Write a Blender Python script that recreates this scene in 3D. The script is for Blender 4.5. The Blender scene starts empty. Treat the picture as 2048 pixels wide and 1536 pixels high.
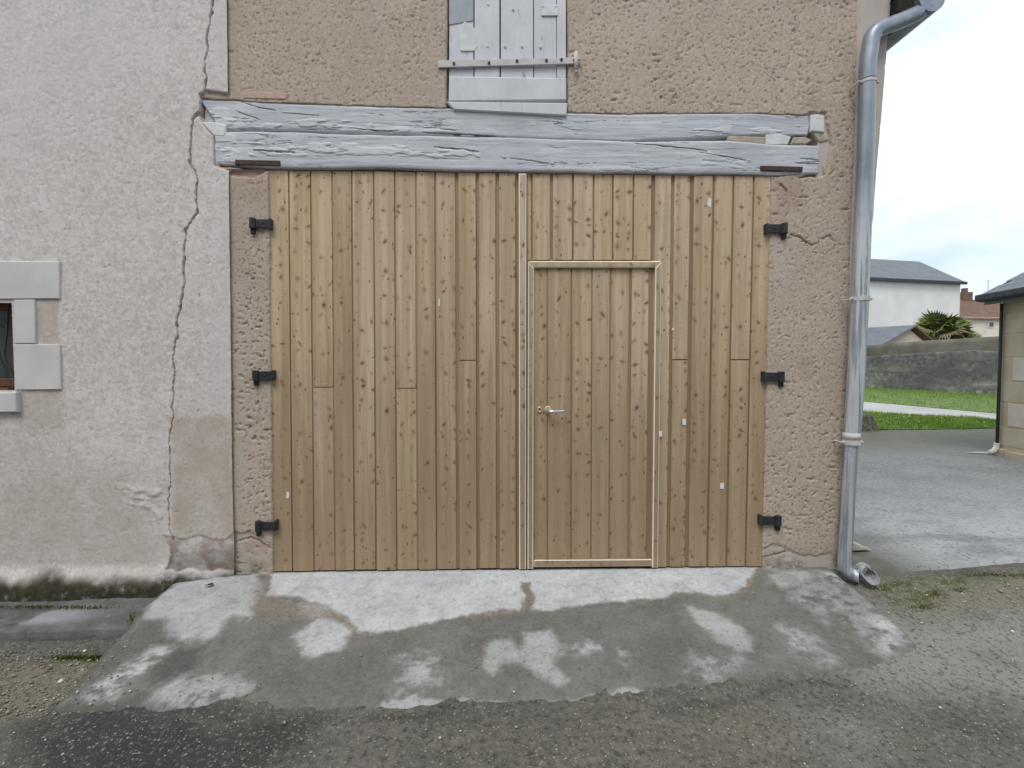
import bpy, math, random
import numpy as np
from mathutils import Vector, Matrix

R = math.radians
random.seed(7)
RNG = np.random.default_rng(11)
scene = bpy.context.scene
COL = scene.collection

# ------------------------------------------------------------------ camera
PITCH, YAW, FPX, DIST = 2.0, -1.6, 1000.0, 3.3
cam_d = bpy.data.cameras.new('camera')
cam_d.sensor_width = 36.0
cam_d.lens = FPX / 2048 * 36.0
cam_d.clip_start = 0.05
cam_d.clip_end = 2000
cam = bpy.data.objects.new('camera', cam_d)
COL.objects.link(cam)
cam.rotation_euler = (R(90 - PITCH), 0, R(YAW))
_rot = cam.rotation_euler.to_matrix()
def ray(px, py):
    return _rot @ Vector(((px - 1024) / FPX, -(py - 768) / FPX, -1.0))
_d = ray(1040, 1139)
CAM = Vector((0, -DIST, -DIST / _d.y * _d.z))
cam.location = CAM
scene.camera = cam

# ------------------------------------------------------------------ world, sun, exposure
world = bpy.data.worlds.new('World')
scene.world = world
world.use_nodes = True
SUN_EL, SUN_AZ = 58, 200          # azimuth measured clockwise from +Y
wn, wl = world.node_tree.nodes, world.node_tree.links
wn.clear()
out = wn.new('ShaderNodeOutputWorld'); bg = wn.new('ShaderNodeBackground')
sky = wn.new('ShaderNodeTexSky'); sky.sky_type = 'NISHITA'; sky.sun_disc = False
sky.sun_elevation = R(SUN_EL); sky.sun_rotation = R(SUN_AZ); sky.air_density = 1.0; sky.dust_density = 2.0
tc = wn.new('ShaderNodeTexCoord'); mp = wn.new('ShaderNodeMapping')
mp.inputs['Scale'].default_value = (1.0, 1.0, 2.6); mp.inputs['Location'].default_value = (0.3, 0.9, 0.2)
nz = wn.new('ShaderNodeTexNoise'); nz.inputs['Scale'].default_value = 2.6; nz.inputs['Detail'].default_value = 6
nz.inputs['Roughness'].default_value = 0.5
rp = wn.new('ShaderNodeValToRGB')
rp.color_ramp.elements[0].position = 0.33; rp.color_ramp.elements[0].color = (0.62, 0.62, 0.62, 1)
rp.color_ramp.elements[1].position = 0.56; rp.color_ramp.elements[1].color = (1, 1, 1, 1)
mx = wn.new('ShaderNodeMix'); mx.data_type = 'RGBA'
nz2 = wn.new('ShaderNodeTexNoise'); nz2.inputs['Scale'].default_value = 1.7; nz2.inputs['Detail'].default_value = 4
cl = wn.new('ShaderNodeMix'); cl.data_type = 'RGBA'
cl.inputs[6].default_value = (5.4, 6.6, 7.3, 1); cl.inputs[7].default_value = (10.2, 10.3, 10.5, 1)
wl.new(tc.outputs['Generated'], mp.inputs['Vector']); wl.new(mp.outputs['Vector'], nz.inputs['Vector'])
wl.new(mp.outputs['Vector'], nz2.inputs['Vector']); cm = wn.new('ShaderNodeMapRange'); cm.inputs[1].default_value = .40; cm.inputs[2].default_value = .60
wl.new(nz2.outputs['Fac'], cm.inputs[0]); wl.new(cm.outputs[0], cl.inputs[0])
wl.new(nz.outputs['Fac'], rp.inputs['Fac']); wl.new(rp.outputs['Color'], mx.inputs[0])
wl.new(sky.outputs['Color'], mx.inputs[6]); wl.new(cl.outputs[2], mx.inputs[7])
wl.new(mx.outputs[2], bg.inputs['Color']); bg.inputs['Strength'].default_value = 0.1
wl.new(bg.outputs['Background'], out.inputs['Surface'])

sun_d = bpy.data.lights.new('sun', 'SUN')
sun_d.energy = 1.1; sun_d.angle = R(25); sun_d.color = (1.0, 0.97, 0.92)
sun = bpy.data.objects.new('sun', sun_d)
COL.objects.link(sun)
_az, _el = R(SUN_AZ), R(SUN_EL)
_to = Vector((math.sin(_az) * math.cos(_el), math.cos(_az) * math.cos(_el), math.sin(_el)))
sun.rotation_euler = _to.to_track_quat('Z', 'Y').to_euler()
vs = scene.view_settings
vs.view_transform = 'Standard'; vs.look = 'None'; vs.gamma = 1.0; vs.exposure = 0.50; vs.use_curve_mapping = False

# ------------------------------------------------------------------ pixel to place
def W(px, py, y=0.0):
    d = ray(px, py); t = (y - CAM.y) / d.y
    return CAM + d * t
def on_z(px, py, z):
    d = ray(px, py); t = (z - CAM.z) / d.z
    return CAM + d * t
def at_depth(px, py, dep):
    return CAM + ray(px, py) * dep
def sstep(a, b, x):
    t = np.clip((x - a) / (b - a), 0, 1)
    return t * t * (3 - 2 * t)

# ------------------------------------------------------------------ numpy noise
def _h(ix, iy, s):
    n = (ix.astype(np.int64) * 374761393 + iy.astype(np.int64) * 668265263 + s * 974711) & 0xFFFFFFFF
    n = ((n ^ (n >> 13)) * 1274126177) & 0xFFFFFFFF
    n = n ^ (n >> 16)
    return (n & 0xFFFF) / 65535.0
def vn(x, y, s=0):
    x = np.asarray(x, float); y = np.asarray(y, float)
    ix = np.floor(x); iy = np.floor(y); fx = x - ix; fy = y - iy
    fx = fx * fx * fx * (fx * (fx * 6 - 15) + 10); fy = fy * fy * fy * (fy * (fy * 6 - 15) + 10)
    a = _h(ix, iy, s); b = _h(ix + 1, iy, s); c = _h(ix, iy + 1, s); d = _h(ix + 1, iy + 1, s)
    return (a * (1 - fx) + b * fx) * (1 - fy) + (c * (1 - fx) + d * fx) * fy
def fbm(x, y, o=4, s=0, g=0.5):
    v = 0; a = 1; t = 0
    for i in range(o):
        # rotate each octave to hide the lattice
        ca, sa = math.cos(0.7 * i + .3), math.sin(0.7 * i + .3)
        v = v + a * vn((x * ca - y * sa) * 2 ** i + 17.3 * i, (x * sa + y * ca) * 2 ** i - 9.1 * i, s + i * 31)
        t += a; a *= g
    return v / t
def seg_dist(x, y, pts):
    """distance to a polyline and the fraction along it"""
    best = np.full(x.shape, 1e9); par = np.zeros(x.shape); n = len(pts) - 1
    for i in range(n):
        ax, ay = pts[i]; bx, by = pts[i + 1]
        dx, dy = bx - ax, by - ay; L = dx * dx + dy * dy + 1e-12
        t = np.clip(((x - ax) * dx + (y - ay) * dy) / L, 0, 1)
        d = np.hypot(x - ax - t * dx, y - ay - t * dy)
        m = d < best; best = np.where(m, d, best); par = np.where(m, (i + t) / n, par)
    return best, par
def poly_sd(x, y, pts):
    """signed distance to a polygon, negative inside"""
    d, _ = seg_dist(x, y, list(pts) + [pts[0]])
    ins = np.zeros(x.shape, bool); n = len(pts)
    for i in range(n):
        ax, ay = pts[i]; bx, by = pts[(i + 1) % n]
        c = ((ay > y) != (by > y)) & (x < (bx - ax) * (y - ay) / ((by - ay) or 1e-12) + ax)
        ins ^= c
    return np.where(ins, -d, d)

# ------------------------------------------------------------------ object helpers
def link(o, parent=None):
    COL.objects.link(o)
    if parent is not None:
        o.parent = parent
        # meshes keep world coordinates: undo the place of the thing's Empty (parts themselves sit at the origin)
        if parent.parent is None: o.matrix_parent_inverse = Matrix.Translation(-parent.location)
    return o
def tag(o, label=None, cat=None, group=None, kind=None):
    if label: o['label'] = label
    if cat: o['category'] = cat
    if group: o['group'] = group
    if kind: o['kind'] = kind
    return o
def thing(name, loc, label, cat, group=None):
    o = bpy.data.objects.new(name, None)
    o.empty_display_size = 0.2
    o.location = loc
    COL.objects.link(o)
    return tag(o, label, cat, group)
def mesh_np(name, co, quads, mats, parent=None, attrs=None, smooth=True, mat_idx=None):
    co = np.asarray(co, np.float32).reshape(-1, 3); quads = np.asarray(quads, np.int32)
    me = bpy.data.meshes.new(name)
    k = quads.shape[1]; n = len(quads)
    me.vertices.add(len(co)); me.vertices.foreach_set('co', co.ravel())
    me.loops.add(n * k); me.loops.foreach_set('vertex_index', quads.ravel())
    me.polygons.add(n); me.polygons.foreach_set('loop_start', np.arange(0, n * k, k, dtype=np.int32))
    me.update(calc_edges=True)
    me.validate()
    for a, v in (attrs or {}).items():
        at = me.attributes.new(a, 'FLOAT', 'POINT'); at.data.foreach_set('value', np.asarray(v, np.float32).ravel())
    for m in (mats if isinstance(mats, (list, tuple)) else [mats]): me.materials.append(m)
    if mat_idx is not None: me.polygons.foreach_set('material_index', np.asarray(mat_idx, np.int32))
    me.polygons.foreach_set('use_smooth', np.full(n, smooth))
    o = bpy.data.objects.new(name, me)
    return link(o, parent)
def grid_obj(name, X, Y, Z, mat, parent=None, attrs=None, keep=None, smooth=True):
    r, c = X.shape
    idx = np.arange(r * c).reshape(r, c)
    q = np.stack([idx[:-1, :-1], idx[:-1, 1:], idx[1:, 1:], idx[1:, :-1]], -1).reshape(-1, 4)
    co = np.stack([X, Y, Z], -1).reshape(-1, 3)
    if keep is not None:
        k = keep.ravel()
        q = q[k[q].all(1)]
        used = np.zeros(len(co), bool); used[q.ravel()] = True
        remap = np.cumsum(used) - 1
        q = remap[q]; co = co[used]
        attrs = {a: np.asarray(v).ravel()[used] for a, v in (attrs or {}).items()}
    return mesh_np(name, co, q, mat, parent, attrs, smooth)
class MB:
    """collects shapes, builds one mesh object"""
    def __init__(s): s.v = []; s.f = []; s.m = []
    def add(s, vs_, fs, m=0):
        b = len(s.v); s.v += [tuple(v) for v in vs_]; s.f += [tuple(b + i for i in f) for f in fs]; s.m += [m] * len(fs); return s
    def hexa(s, p, m=0):
        """p: 4 front (counter-clockwise seen from the front) then 4 back"""
        return s.add(p, [(0, 1, 2, 3), (7, 6, 5, 4), (0, 4, 5, 1), (1, 5, 6, 2), (2, 6, 7, 3), (3, 7, 4, 0)], m)
    def box(s, x0, x1, y0, y1, z0, z1, m=0):
        return s.hexa([(x0, y0, z0), (x1, y0, z0), (x1, y0, z1), (x0, y0, z1), (x0, y1, z0), (x1, y1, z0), (x1, y1, z1), (x0, y1, z1)], m)
    def slab(s, xz, y0, y1, bev=0.0, m=0, mb=None):
        """polygon in the wall plane (counter-clockwise seen from the camera), front at y0, back at y1, chamfered front edge"""
        n = len(xz)
        mb = m if mb is None else mb
        if bev > 0:
            ins = []
            for i in range(n):
                p, q, r_ = Vector(xz[i - 1]), Vector(xz[i]), Vector(xz[(i + 1) % n])
                e1 = (q - p).normalized(); e2 = (r_ - q).normalized()
                n1 = Vector((-e1.y, e1.x)); n2 = Vector((-e2.y, e2.x))
                k = (n1 + n2); k = k / max(0.3, k.dot(n1)) if k.length > 1e-6 else n1
                ins.append(q + k * bev)
            vs_ = [(p[0], y0, p[1]) for p in ins] + [(p[0], y0 + bev, p[1]) for p in xz] + [(p[0], y1, p[1]) for p in xz]
            s.add(vs_, [tuple(range(n))], m)
            b = len(s.v) - 3 * n
            for k, mm in ((0, mb), (1, m)):
                for i in range(n):
                    j = (i + 1) % n
                    s.f.append((b + k * n + i, b + (k + 1) * n + i, b + (k + 1) * n + j, b + k * n + j)); s.m.append(mm)
        else:
            vs_ = [(p[0], y0, p[1]) for p in xz] + [(p[0], y1, p[1]) for p in xz]
            s.add(vs_, [tuple(range(n))] + [(i, n + i, n + (i + 1) % n, (i + 1) % n) for i in range(n)], m)
        return s
    def tube(s, pts, r, seg=14, m=0, caps=True):
        pts = [Vector(p) for p in pts]; n = len(pts)
        rs = r if isinstance(r, (list, tuple)) else [r] * n
        t0 = (pts[1] - pts[0]).normalized()
        up = Vector((0, 1, 0)) if abs(t0.y) < 0.9 else Vector((1, 0, 0))
        u = t0.cross(up).normalized(); b = len(s.v)
        for i in range(n):
            t = ((pts[min(i + 1, n - 1)] - pts[i]).normalized() + (pts[i] - pts[max(i - 1, 0)]).normalized()).normalized()
            u = (u - t * u.dot(t)).normalized(); w = t.cross(u)
            for k in range(seg):
                a = 2 * math.pi * k / seg
                s.v.append(tuple(pts[i] + (u * math.cos(a) + w * math.sin(a)) * rs[i]))
        for i in range(n - 1):
            for k in range(seg):
                k2 = (k + 1) % seg
                s.f.append((b + i * seg + k, b + i * seg + k2, b + (i + 1) * seg + k2, b + (i + 1) * seg + k)); s.m.append(m)
        if caps:
            s.f.append(tuple(b + k for k in reversed(range(seg)))); s.m.append(m)
            s.f.append(tuple(b + (n - 1) * seg + k for k in range(seg))); s.m.append(m)
        return s
    def build(s, name, mats, parent=None, smooth=False, bevel=0.0, auto=None):
        me = bpy.data.meshes.new(name)
        me.from_pydata(s.v, [], s.f)
        for m in (mats if isinstance(mats, (list, tuple)) else [mats]): me.materials.append(m)
        me.polygons.foreach_set('material_index', s.m)
        if smooth: me.polygons.foreach_set('use_smooth', [True] * len(s.f))
        me.update()
        o = bpy.data.objects.new(name, me)
        link(o, parent)
        if bevel:
            md = o.modifiers.new('bevel', 'BEVEL'); md.width = bevel; md.segments = 2; md.limit_method = 'ANGLE'
        return o
def smooth_path(pts, n=6):
    """Catmull-Rom through the points"""
    P = [Vector(p) for p in pts]; P = [P[0]] + P + [P[-1]]; o = []
    for i in range(1, len(P) - 2):
        for k in range(n):
            t = k / n
            o.append(0.5 * ((2 * P[i]) + (-P[i - 1] + P[i + 1]) * t + (2 * P[i - 1] - 5 * P[i] + 4 * P[i + 1] - P[i + 2]) * t * t + (-P[i - 1] + 3 * P[i] - 3 * P[i + 1] + P[i + 2]) * t ** 3))
    o.append(P[-2]); return o

# ------------------------------------------------------------------ materials
class NT:
    def __init__(s, name, rough=0.9, spec=0.25):
        s.mat = bpy.data.materials.new(name); s.mat.use_nodes = True
        s.n, s.l = s.mat.node_tree.nodes, s.mat.node_tree.links
        s.b = s.n['Principled BSDF']
        s.b.inputs['Roughness'].default_value = rough
        s.b.inputs['Specular IOR Level'].default_value = spec
        s._co = None
    def co(s):
        if s._co is None: s._co = s.n.new('ShaderNodeTexCoord').outputs['Object']
        return s._co
    def put(s, sock, v):
        if v is None: return
        if isinstance(v, bpy.types.NodeSocket): s.l.new(v, sock)
        elif isinstance(v, (tuple, list)) and len(v) == 3 and sock.type == 'RGBA': sock.default_value = (*v, 1)
        else: sock.default_value = v
    def map(s, scale=(1, 1, 1), loc=(0, 0, 0), rot=(0, 0, 0), vec=None):
        m = s.n.new('ShaderNodeMapping'); m.inputs['Scale'].default_value = scale; m.inputs['Location'].default_value = loc; m.inputs['Rotation'].default_value = rot
        s.l.new(vec or s.co(), m.inputs['Vector']); return m.outputs['Vector']
    def noise(s, scale, detail=3, rough=0.55, vec=None, dist=0.0, col=False):
        t = s.n.new('ShaderNodeTexNoise'); t.inputs['Scale'].default_value = scale; t.inputs['Detail'].default_value = detail
        t.inputs['Roughness'].default_value = rough; t.inputs['Distortion'].default_value = dist
        s.l.new(vec or s.co(), t.inputs['Vector']); return t.outputs['Color' if col else 'Fac']
    def vor(s, scale, vec=None, feature='F1', rnd=1.0):
        t = s.n.new('ShaderNodeTexVoronoi'); t.feature = feature; t.inputs['Scale'].default_value = scale; t.inputs['Randomness'].default_value = rnd
        s.l.new(vec or s.co(), t.inputs['Vector']); return t
    def rng(s, v, a, b, c=0.0, d=1.0, smooth=True):
        m = s.n.new('ShaderNodeMapRange'); m.interpolation_type = 'SMOOTHSTEP' if smooth else 'LINEAR'
        s.put(m.inputs[0], v); s.put(m.inputs[1], a); s.put(m.inputs[2], b); s.put(m.inputs[3], c); s.put(m.inputs[4], d); return m.outputs[0]
    def math(s, op, a, b=None, c=None):
        m = s.n.new('ShaderNodeMath'); m.operation = op
        s.put(m.inputs[0], a); s.put(m.inputs[1], b); s.put(m.inputs[2], c); return m.outputs[0]
    def mix(s, f, a, b, blend='MIX'):
        m = s.n.new('ShaderNodeMix'); m.data_type = 'RGBA'; m.blend_type = blend
        s.put(m.inputs[0], f); s.put(m.inputs[6], a); s.put(m.inputs[7], b); return m.outputs[2]
    def vmath(s, op, a, b=None):
        m = s.n.new('ShaderNodeVectorMath'); m.operation = op
        s.put(m.inputs[0], a); s.put(m.inputs[1], b); return m.outputs[0]
    def attr(s, name):
        a = s.n.new('ShaderNodeAttribute'); a.attribute_name = name; return a.outputs['Fac']
    def rand(s): return s.n.new('ShaderNodeObjectInfo').outputs['Random']
    def xyz(s, vec=None):
        m = s.n.new('ShaderNodeSeparateXYZ'); s.l.new(vec or s.co(), m.inputs[0]); return m.outputs
    def comb(s, x, y, z):
        m = s.n.new('ShaderNodeCombineXYZ'); s.put(m.inputs[0], x); s.put(m.inputs[1], y); s.put(m.inputs[2], z); return m.outputs[0]
    def bump(s, h, strength=0.5, dist=0.01):
        m = s.n.new('ShaderNodeBump'); m.inputs['Strength'].default_value = strength; m.inputs['Distance'].default_value = dist
        s.l.new(h, m.inputs['Height'])
        if s.b.inputs['Normal'].is_linked: s.l.new(s.b.inputs['Normal'].links[0].from_socket, m.inputs['Normal'])
        s.l.new(m.outputs['Normal'], s.b.inputs['Normal']); return s
    def col(s, c): s.put(s.b.inputs['Base Color'], c); return s
    def rough(s, r): s.put(s.b.inputs['Roughness'], r); return s

def m_plain(name, a, b, scale=8, rough=0.85, spec=0.25, bump=0.2, bscale=60, bd=0.004, metal=0.0):
    t = NT(name, rough, spec)
    t.col(t.mix(t.rng(t.noise(scale, 5), .3, .7), a, b)).bump(t.noise(bscale, 4), bump, bd)
    t.b.inputs['Metallic'].default_value = metal
    return t.mat

def m_roughcast():
    t = NT('roughcast', 0.95, 0.1)
    c = t.mix(t.rng(t.noise(1.6, 5), .3, .7), (.425, .335, .272), (.485, .392, .325))
    c = t.mix(t.rng(t.noise(44, 5, .8), .40, .66), c, (.56, .485, .42))
    c = t.mix(t.rng(t.noise(52, 5, .8), .52, .68, 0, .55), c, (.28, .205, .155))
    c = t.mix(t.rng(t.noise(4, 5, .65), .52, .72, 0, .35), c, (.33, .25, .20))
    sp = t.math('MULTIPLY', t.rng(t.noise(62, 3, .6), .585, .68), .8)
    c = t.mix(sp, c, (.13, .10, .075))
    sp2 = t.rng(t.vor(110).outputs['Distance'], .0, .16, 1, 0)
    c = t.mix(t.math('MULTIPLY', sp2, t.rng(t.noise(9, 3), .45, .7, 0, .7)), c, (.62, .56, .48))
    c = t.mix(t.math('MULTIPLY', t.attr('smooth_coat'), .55), c, (.42, .35, .285))
    c = t.mix(t.attr('bare'), c, (.36, .235, .19))
    c = t.mix(t.math('MULTIPLY', t.attr('pale'), t.rng(t.noise(24, 4), .3, .6, .5, 1)), c, (.53, .49, .45))
    g = t.math('MULTIPLY', t.attr('moss'), t.rng(t.noise(14, 5, .65), .32, .66))
    c = t.mix(g, c, (.135, .135, .085))
    t.col(c)
    pit = t.rng(t.vor(58, vec=t.vmath('ADD', t.co(), t.vmath('MULTIPLY', t.noise(40, 2, col=True), (.02, .02, .02)))).outputs['Distance'], .08, .30)
    h = t.math('ADD', t.noise(150, 4, .75), t.math('MULTIPLY', pit, .8))
    t.bump(h, .4, .004)
    return t.mat
def m_render_pale():
    t = NT('pale_render', 0.95, 0.1)
    c = t.mix(t.rng(t.noise(1.1, 5), .3, .7), (.555, .500, .476), (.64, .595, .575))
    c = t.mix(t.rng(t.noise(9, 6, .7), .42, .7, 0, .8), c, (.49, .445, .425))
    c = t.mix(t.math('MULTIPLY', t.rng(t.noise(38, 5, .8), .42, .62), .8), c, (.73, .70, .69))
    c = t.mix(t.math('MULTIPLY', t.rng(t.noise(46, 5, .8), .52, .66), .6), c, (.37, .33, .31))
    dg = t.noise(11, 5, .7, vec=t.map((1, 1, 2.6), (0, 0, 0), (0, R(28), 0)))
    c = t.mix(t.rng(dg, .5, .7, 0, .4), c, (.70, .68, .69))
    c = t.mix(t.rng(dg, .46, .3, 0, .35), c, (.43, .385, .37))
    c = t.mix(t.math('MULTIPLY', t.attr('tan'), t.rng(t.noise(5, 5), .25, .6, .35, 1)), c, (.43, .358, .295))
    c = t.mix(t.math('MULTIPLY', t.attr('pale'), .7), c, (.60, .56, .56))
    c = t.mix(t.attr('bare'), c, (.37, .27, .23))
    g = t.math('MULTIPLY', t.attr('moss'), t.rng(t.noise(11, 5, .65), .12, .48))
    c = t.mix(g, c, t.mix(t.rng(t.noise(23, 3), .35, .65), (.042, .037, .028), (.062, .060, .036)))
    t.col(c)
    t.bump(t.noise(190, 4, .75), .4, .003)
    return t.mat
def m_wood(name, base, dark, light, grey=0.15, knots=True, red=(.27, .145, .09)):
    t = NT(name, 0.75, 0.2)
    r = t.rand()
    off = t.math('MULTIPLY', r, 91.7)
    v = t.vmath('ADD', t.co(), t.comb(off, t.math('MULTIPLY', r, 37.0), off))
    x, y, z = t.xyz(v)
    wob = t.math('MULTIPLY', t.math('SUBTRACT', t.noise(1.3, 2, vec=t.comb(x, 0.0, z)), .5), .05)
    xw = t.math('ADD', x, wob)
    # knots first, the grain bends round them
    kd = None
    if knots:
        jit = t.noise(9, 2, vec=v, col=True)
        kv = t.comb(t.math('MULTIPLY', x, 13.5), 0.0, t.math('MULTIPLY', z, 12.5))
        kv = t.vmath('ADD', kv, t.vmath('MULTIPLY', jit, (.35, 0, .35)))
        k1 = t.vor(1.0, vec=kv); cr = t.xyz(k1.outputs['Color'])
        dl = t.xyz(t.vmath('SUBTRACT', kv, k1.outputs['Position']))
        ang = t.math('MULTIPLY', t.math('SUBTRACT', cr[2], .5), 2.2); ca, sa = t.math('COSINE', ang), t.math('SINE', ang)
        ku = t.math('ADD', t.math('MULTIPLY', dl[0], ca), t.math('MULTIPLY', dl[2], sa))
        kw_ = t.math('SUBTRACT', t.math('MULTIPLY', dl[2], ca), t.math('MULTIPLY', dl[0], sa))
        kw_ = t.math('MULTIPLY', kw_, t.rng(cr[1], 0, 1, 1.1, 2.6, False))
        kdist = t.math('SQRT', t.math('ADD', t.math('MULTIPLY', ku, ku), t.math('MULTIPLY', kw_, kw_)))
        tail = t.math('SQRT', t.math('ADD', t.math('MULTIPLY', t.math('MULTIPLY', dl[0], dl[0]), 9.0), t.math('MULTIPLY', dl[2], dl[2])))
        size = t.rng(cr[0], .42, 1.0, -.06, .23, False)
        kd = t.math('SUBTRACT', kdist, size)
        bend = t.math('MULTIPLY', t.rng(kd, 0, .30, 1, 0), .012)
        xw = t.math('ADD', xw, bend)
    gr = t.noise(1.0, 4, .65, vec=t.comb(t.math('MULTIPLY', xw, 60), t.math('MULTIPLY', y, 20), t.math('MULTIPLY', z, 1.6)))
    wide = t.noise(1.0, 3, .5, vec=t.comb(t.math('MULTIPLY', xw, 17), 0.0, t.math('MULTIPLY', z, .55)))
    c = t.mix(t.rng(wide, .3, .7), dark, light)
    c = t.mix(.25, c, base)
    c = t.mix(t.rng(gr, .48, .70, 0, .55), c, dark)
    c = t.mix(t.rng(gr, .50, .30, 0, .35), c, light)
    tone = t.rng(r, 0, 1, .95, 1.04, False)
    c = t.mix(1.0, c, t.comb(tone, t.math('MULTIPLY', tone, t.rng(t.math('FRACT', t.math('MULTIPLY', r, 17.3)), 0, 1, .97, 1.02, False)), t.math('MULTIPLY', tone, t.rng(t.math('FRACT', t.math('MULTIPLY', r, 7.7)), 0, 1, .95, 1.05, False))), 'MULTIPLY')
    patch = t.noise(2.3, 4, vec=v)
    c = t.mix(t.rng(patch, .5, .78, 0, grey * 2.4), c, (.36, .325, .265))
    c = t.mix(t.rng(t.noise(3.1, 3, vec=t.vmath('ADD', v, (4, 4, 4))), .56, .8, 0, .35), c, (.46, .32, .215))
    # browner, darker tone towards the foot of the boards, ragged and different on every board
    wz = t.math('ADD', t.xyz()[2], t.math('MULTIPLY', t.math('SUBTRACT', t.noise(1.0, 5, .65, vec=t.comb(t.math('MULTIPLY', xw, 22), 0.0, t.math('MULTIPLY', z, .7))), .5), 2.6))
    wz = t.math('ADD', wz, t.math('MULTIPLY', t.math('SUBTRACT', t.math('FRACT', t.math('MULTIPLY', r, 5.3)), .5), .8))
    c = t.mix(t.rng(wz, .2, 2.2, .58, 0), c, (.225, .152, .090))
    if knots:
        halo = t.math('MULTIPLY', t.rng(kd, -.08, .24, 1, 0), t.rng(cr[1], .1, .8, .40, .85))
        c = t.mix(t.math('MULTIPLY', t.rng(tail, .1, .62, .32, 0), t.rng(cr[0], .4, .8)), c, (.27, .175, .10))
        c = t.mix(halo, c, red)
        c = t.mix(t.rng(kd, -.14, .0, t.rng(cr[2], 0, 1, .35, .85), 0), c, (.11, .06, .04))
        k2 = t.vor(1.0, vec=t.vmath('ADD', t.comb(t.math('MULTIPLY', x, 38), 0.0, t.math('MULTIPLY', z, 24)), t.vmath('MULTIPLY', jit, (.8, 0, .8))))
        s2 = t.rng(t.xyz(k2.outputs['Color'])[1], .86, 1, -.1, .24, False)
        c = t.mix(t.rng(t.math('SUBTRACT', k2.outputs['Distance'], s2), -.06, .05, .8, 0), c, (.13, .07, .042))
    t.col(c)
    t.bump(gr, .25, .0015)
    return t.mat
def m_beam():
    t = NT('beam_paint', 0.8, 0.2)
    x, y, z = t.xyz()
    gv = t.comb(t.math('MULTIPLY', x, 2.2), 0.0, t.math('MULTIPLY', z, 26))
    g = t.noise(1.0, 5, .62, vec=gv, dist=.6)
    fib = t.noise(1.0, 4, .7, vec=t.comb(t.math('MULTIPLY', x, 5.0), 0.0, t.math('MULTIPLY', z, 95)))
    c = t.mix(t.rng(t.noise(2.2, 5), .3, .7), (.47, .49, .545), (.575, .595, .64))
    c = t.mix(t.rng(g, .52, .75, 0, .4), c, (.345, .36, .40))
    c = t.mix(t.rng(t.noise(7, 4), .55, .75, 0, .5), c, (.47, .44, .44))
    c = t.mix(t.rng(fib, .52, .68, 0, .5), c, (.29, .30, .335))
    c = t.mix(t.rng(fib, .46, .32, 0, .4), c, (.62, .635, .665))
    c = t.mix(t.rng(t.noise(13, 5, .75, vec=t.map((.5, 1, 2))), .60, .68, 0, .55), c, (.66, .66, .675))
    c = t.mix(t.rng(t.noise(21, 5, .75, vec=t.map((.35, 1, 2.4))), .66, .73, 0, .7), c, (.20, .165, .14))
    c = t.mix(t.math('MULTIPLY', t.attr('flake'), t.rng(t.noise(40, 4, .7), .3, .6, .35, .8)), c, (.62, .63, .66))
    c = t.mix(t.attr('bare'), c, (.17, .12, .09))
    t.col(c).bump(fib, .4, .003)
    t.bump(t.noise(60, 4, .75), .4, .003)
    return t.mat
def m_paint_grey():
    t = NT('shutter_paint', 0.75, 0.25)
    x, y, z = t.xyz()
    r = t.math('MULTIPLY', t.rand(), 50)
    g = t.noise(1.0, 5, .6, vec=t.comb(t.math('ADD', t.math('MULTIPLY', x, 55), r), 0.0, t.math('MULTIPLY', z, 2.4)))
    c = t.mix(t.rng(t.noise(5, 5), .3, .7), (.57, .585, .63), (.66, .67, .70))
    c = t.mix(t.rng(g, .55, .75, 0, .5), c, (.42, .43, .46))
    c = t.mix(t.rng(t.noise(16, 5, .7), .62, .75, 0, .75), c, (.64, .64, .64))
    c = t.mix(t.rng(t.noise(26, 5, .75, vec=t.map((1, 1, .3))), .62, .72, 0, .7), c, (.24, .20, .18))
    t.col(c).bump(g, .35, .003)
    return t.mat
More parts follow.
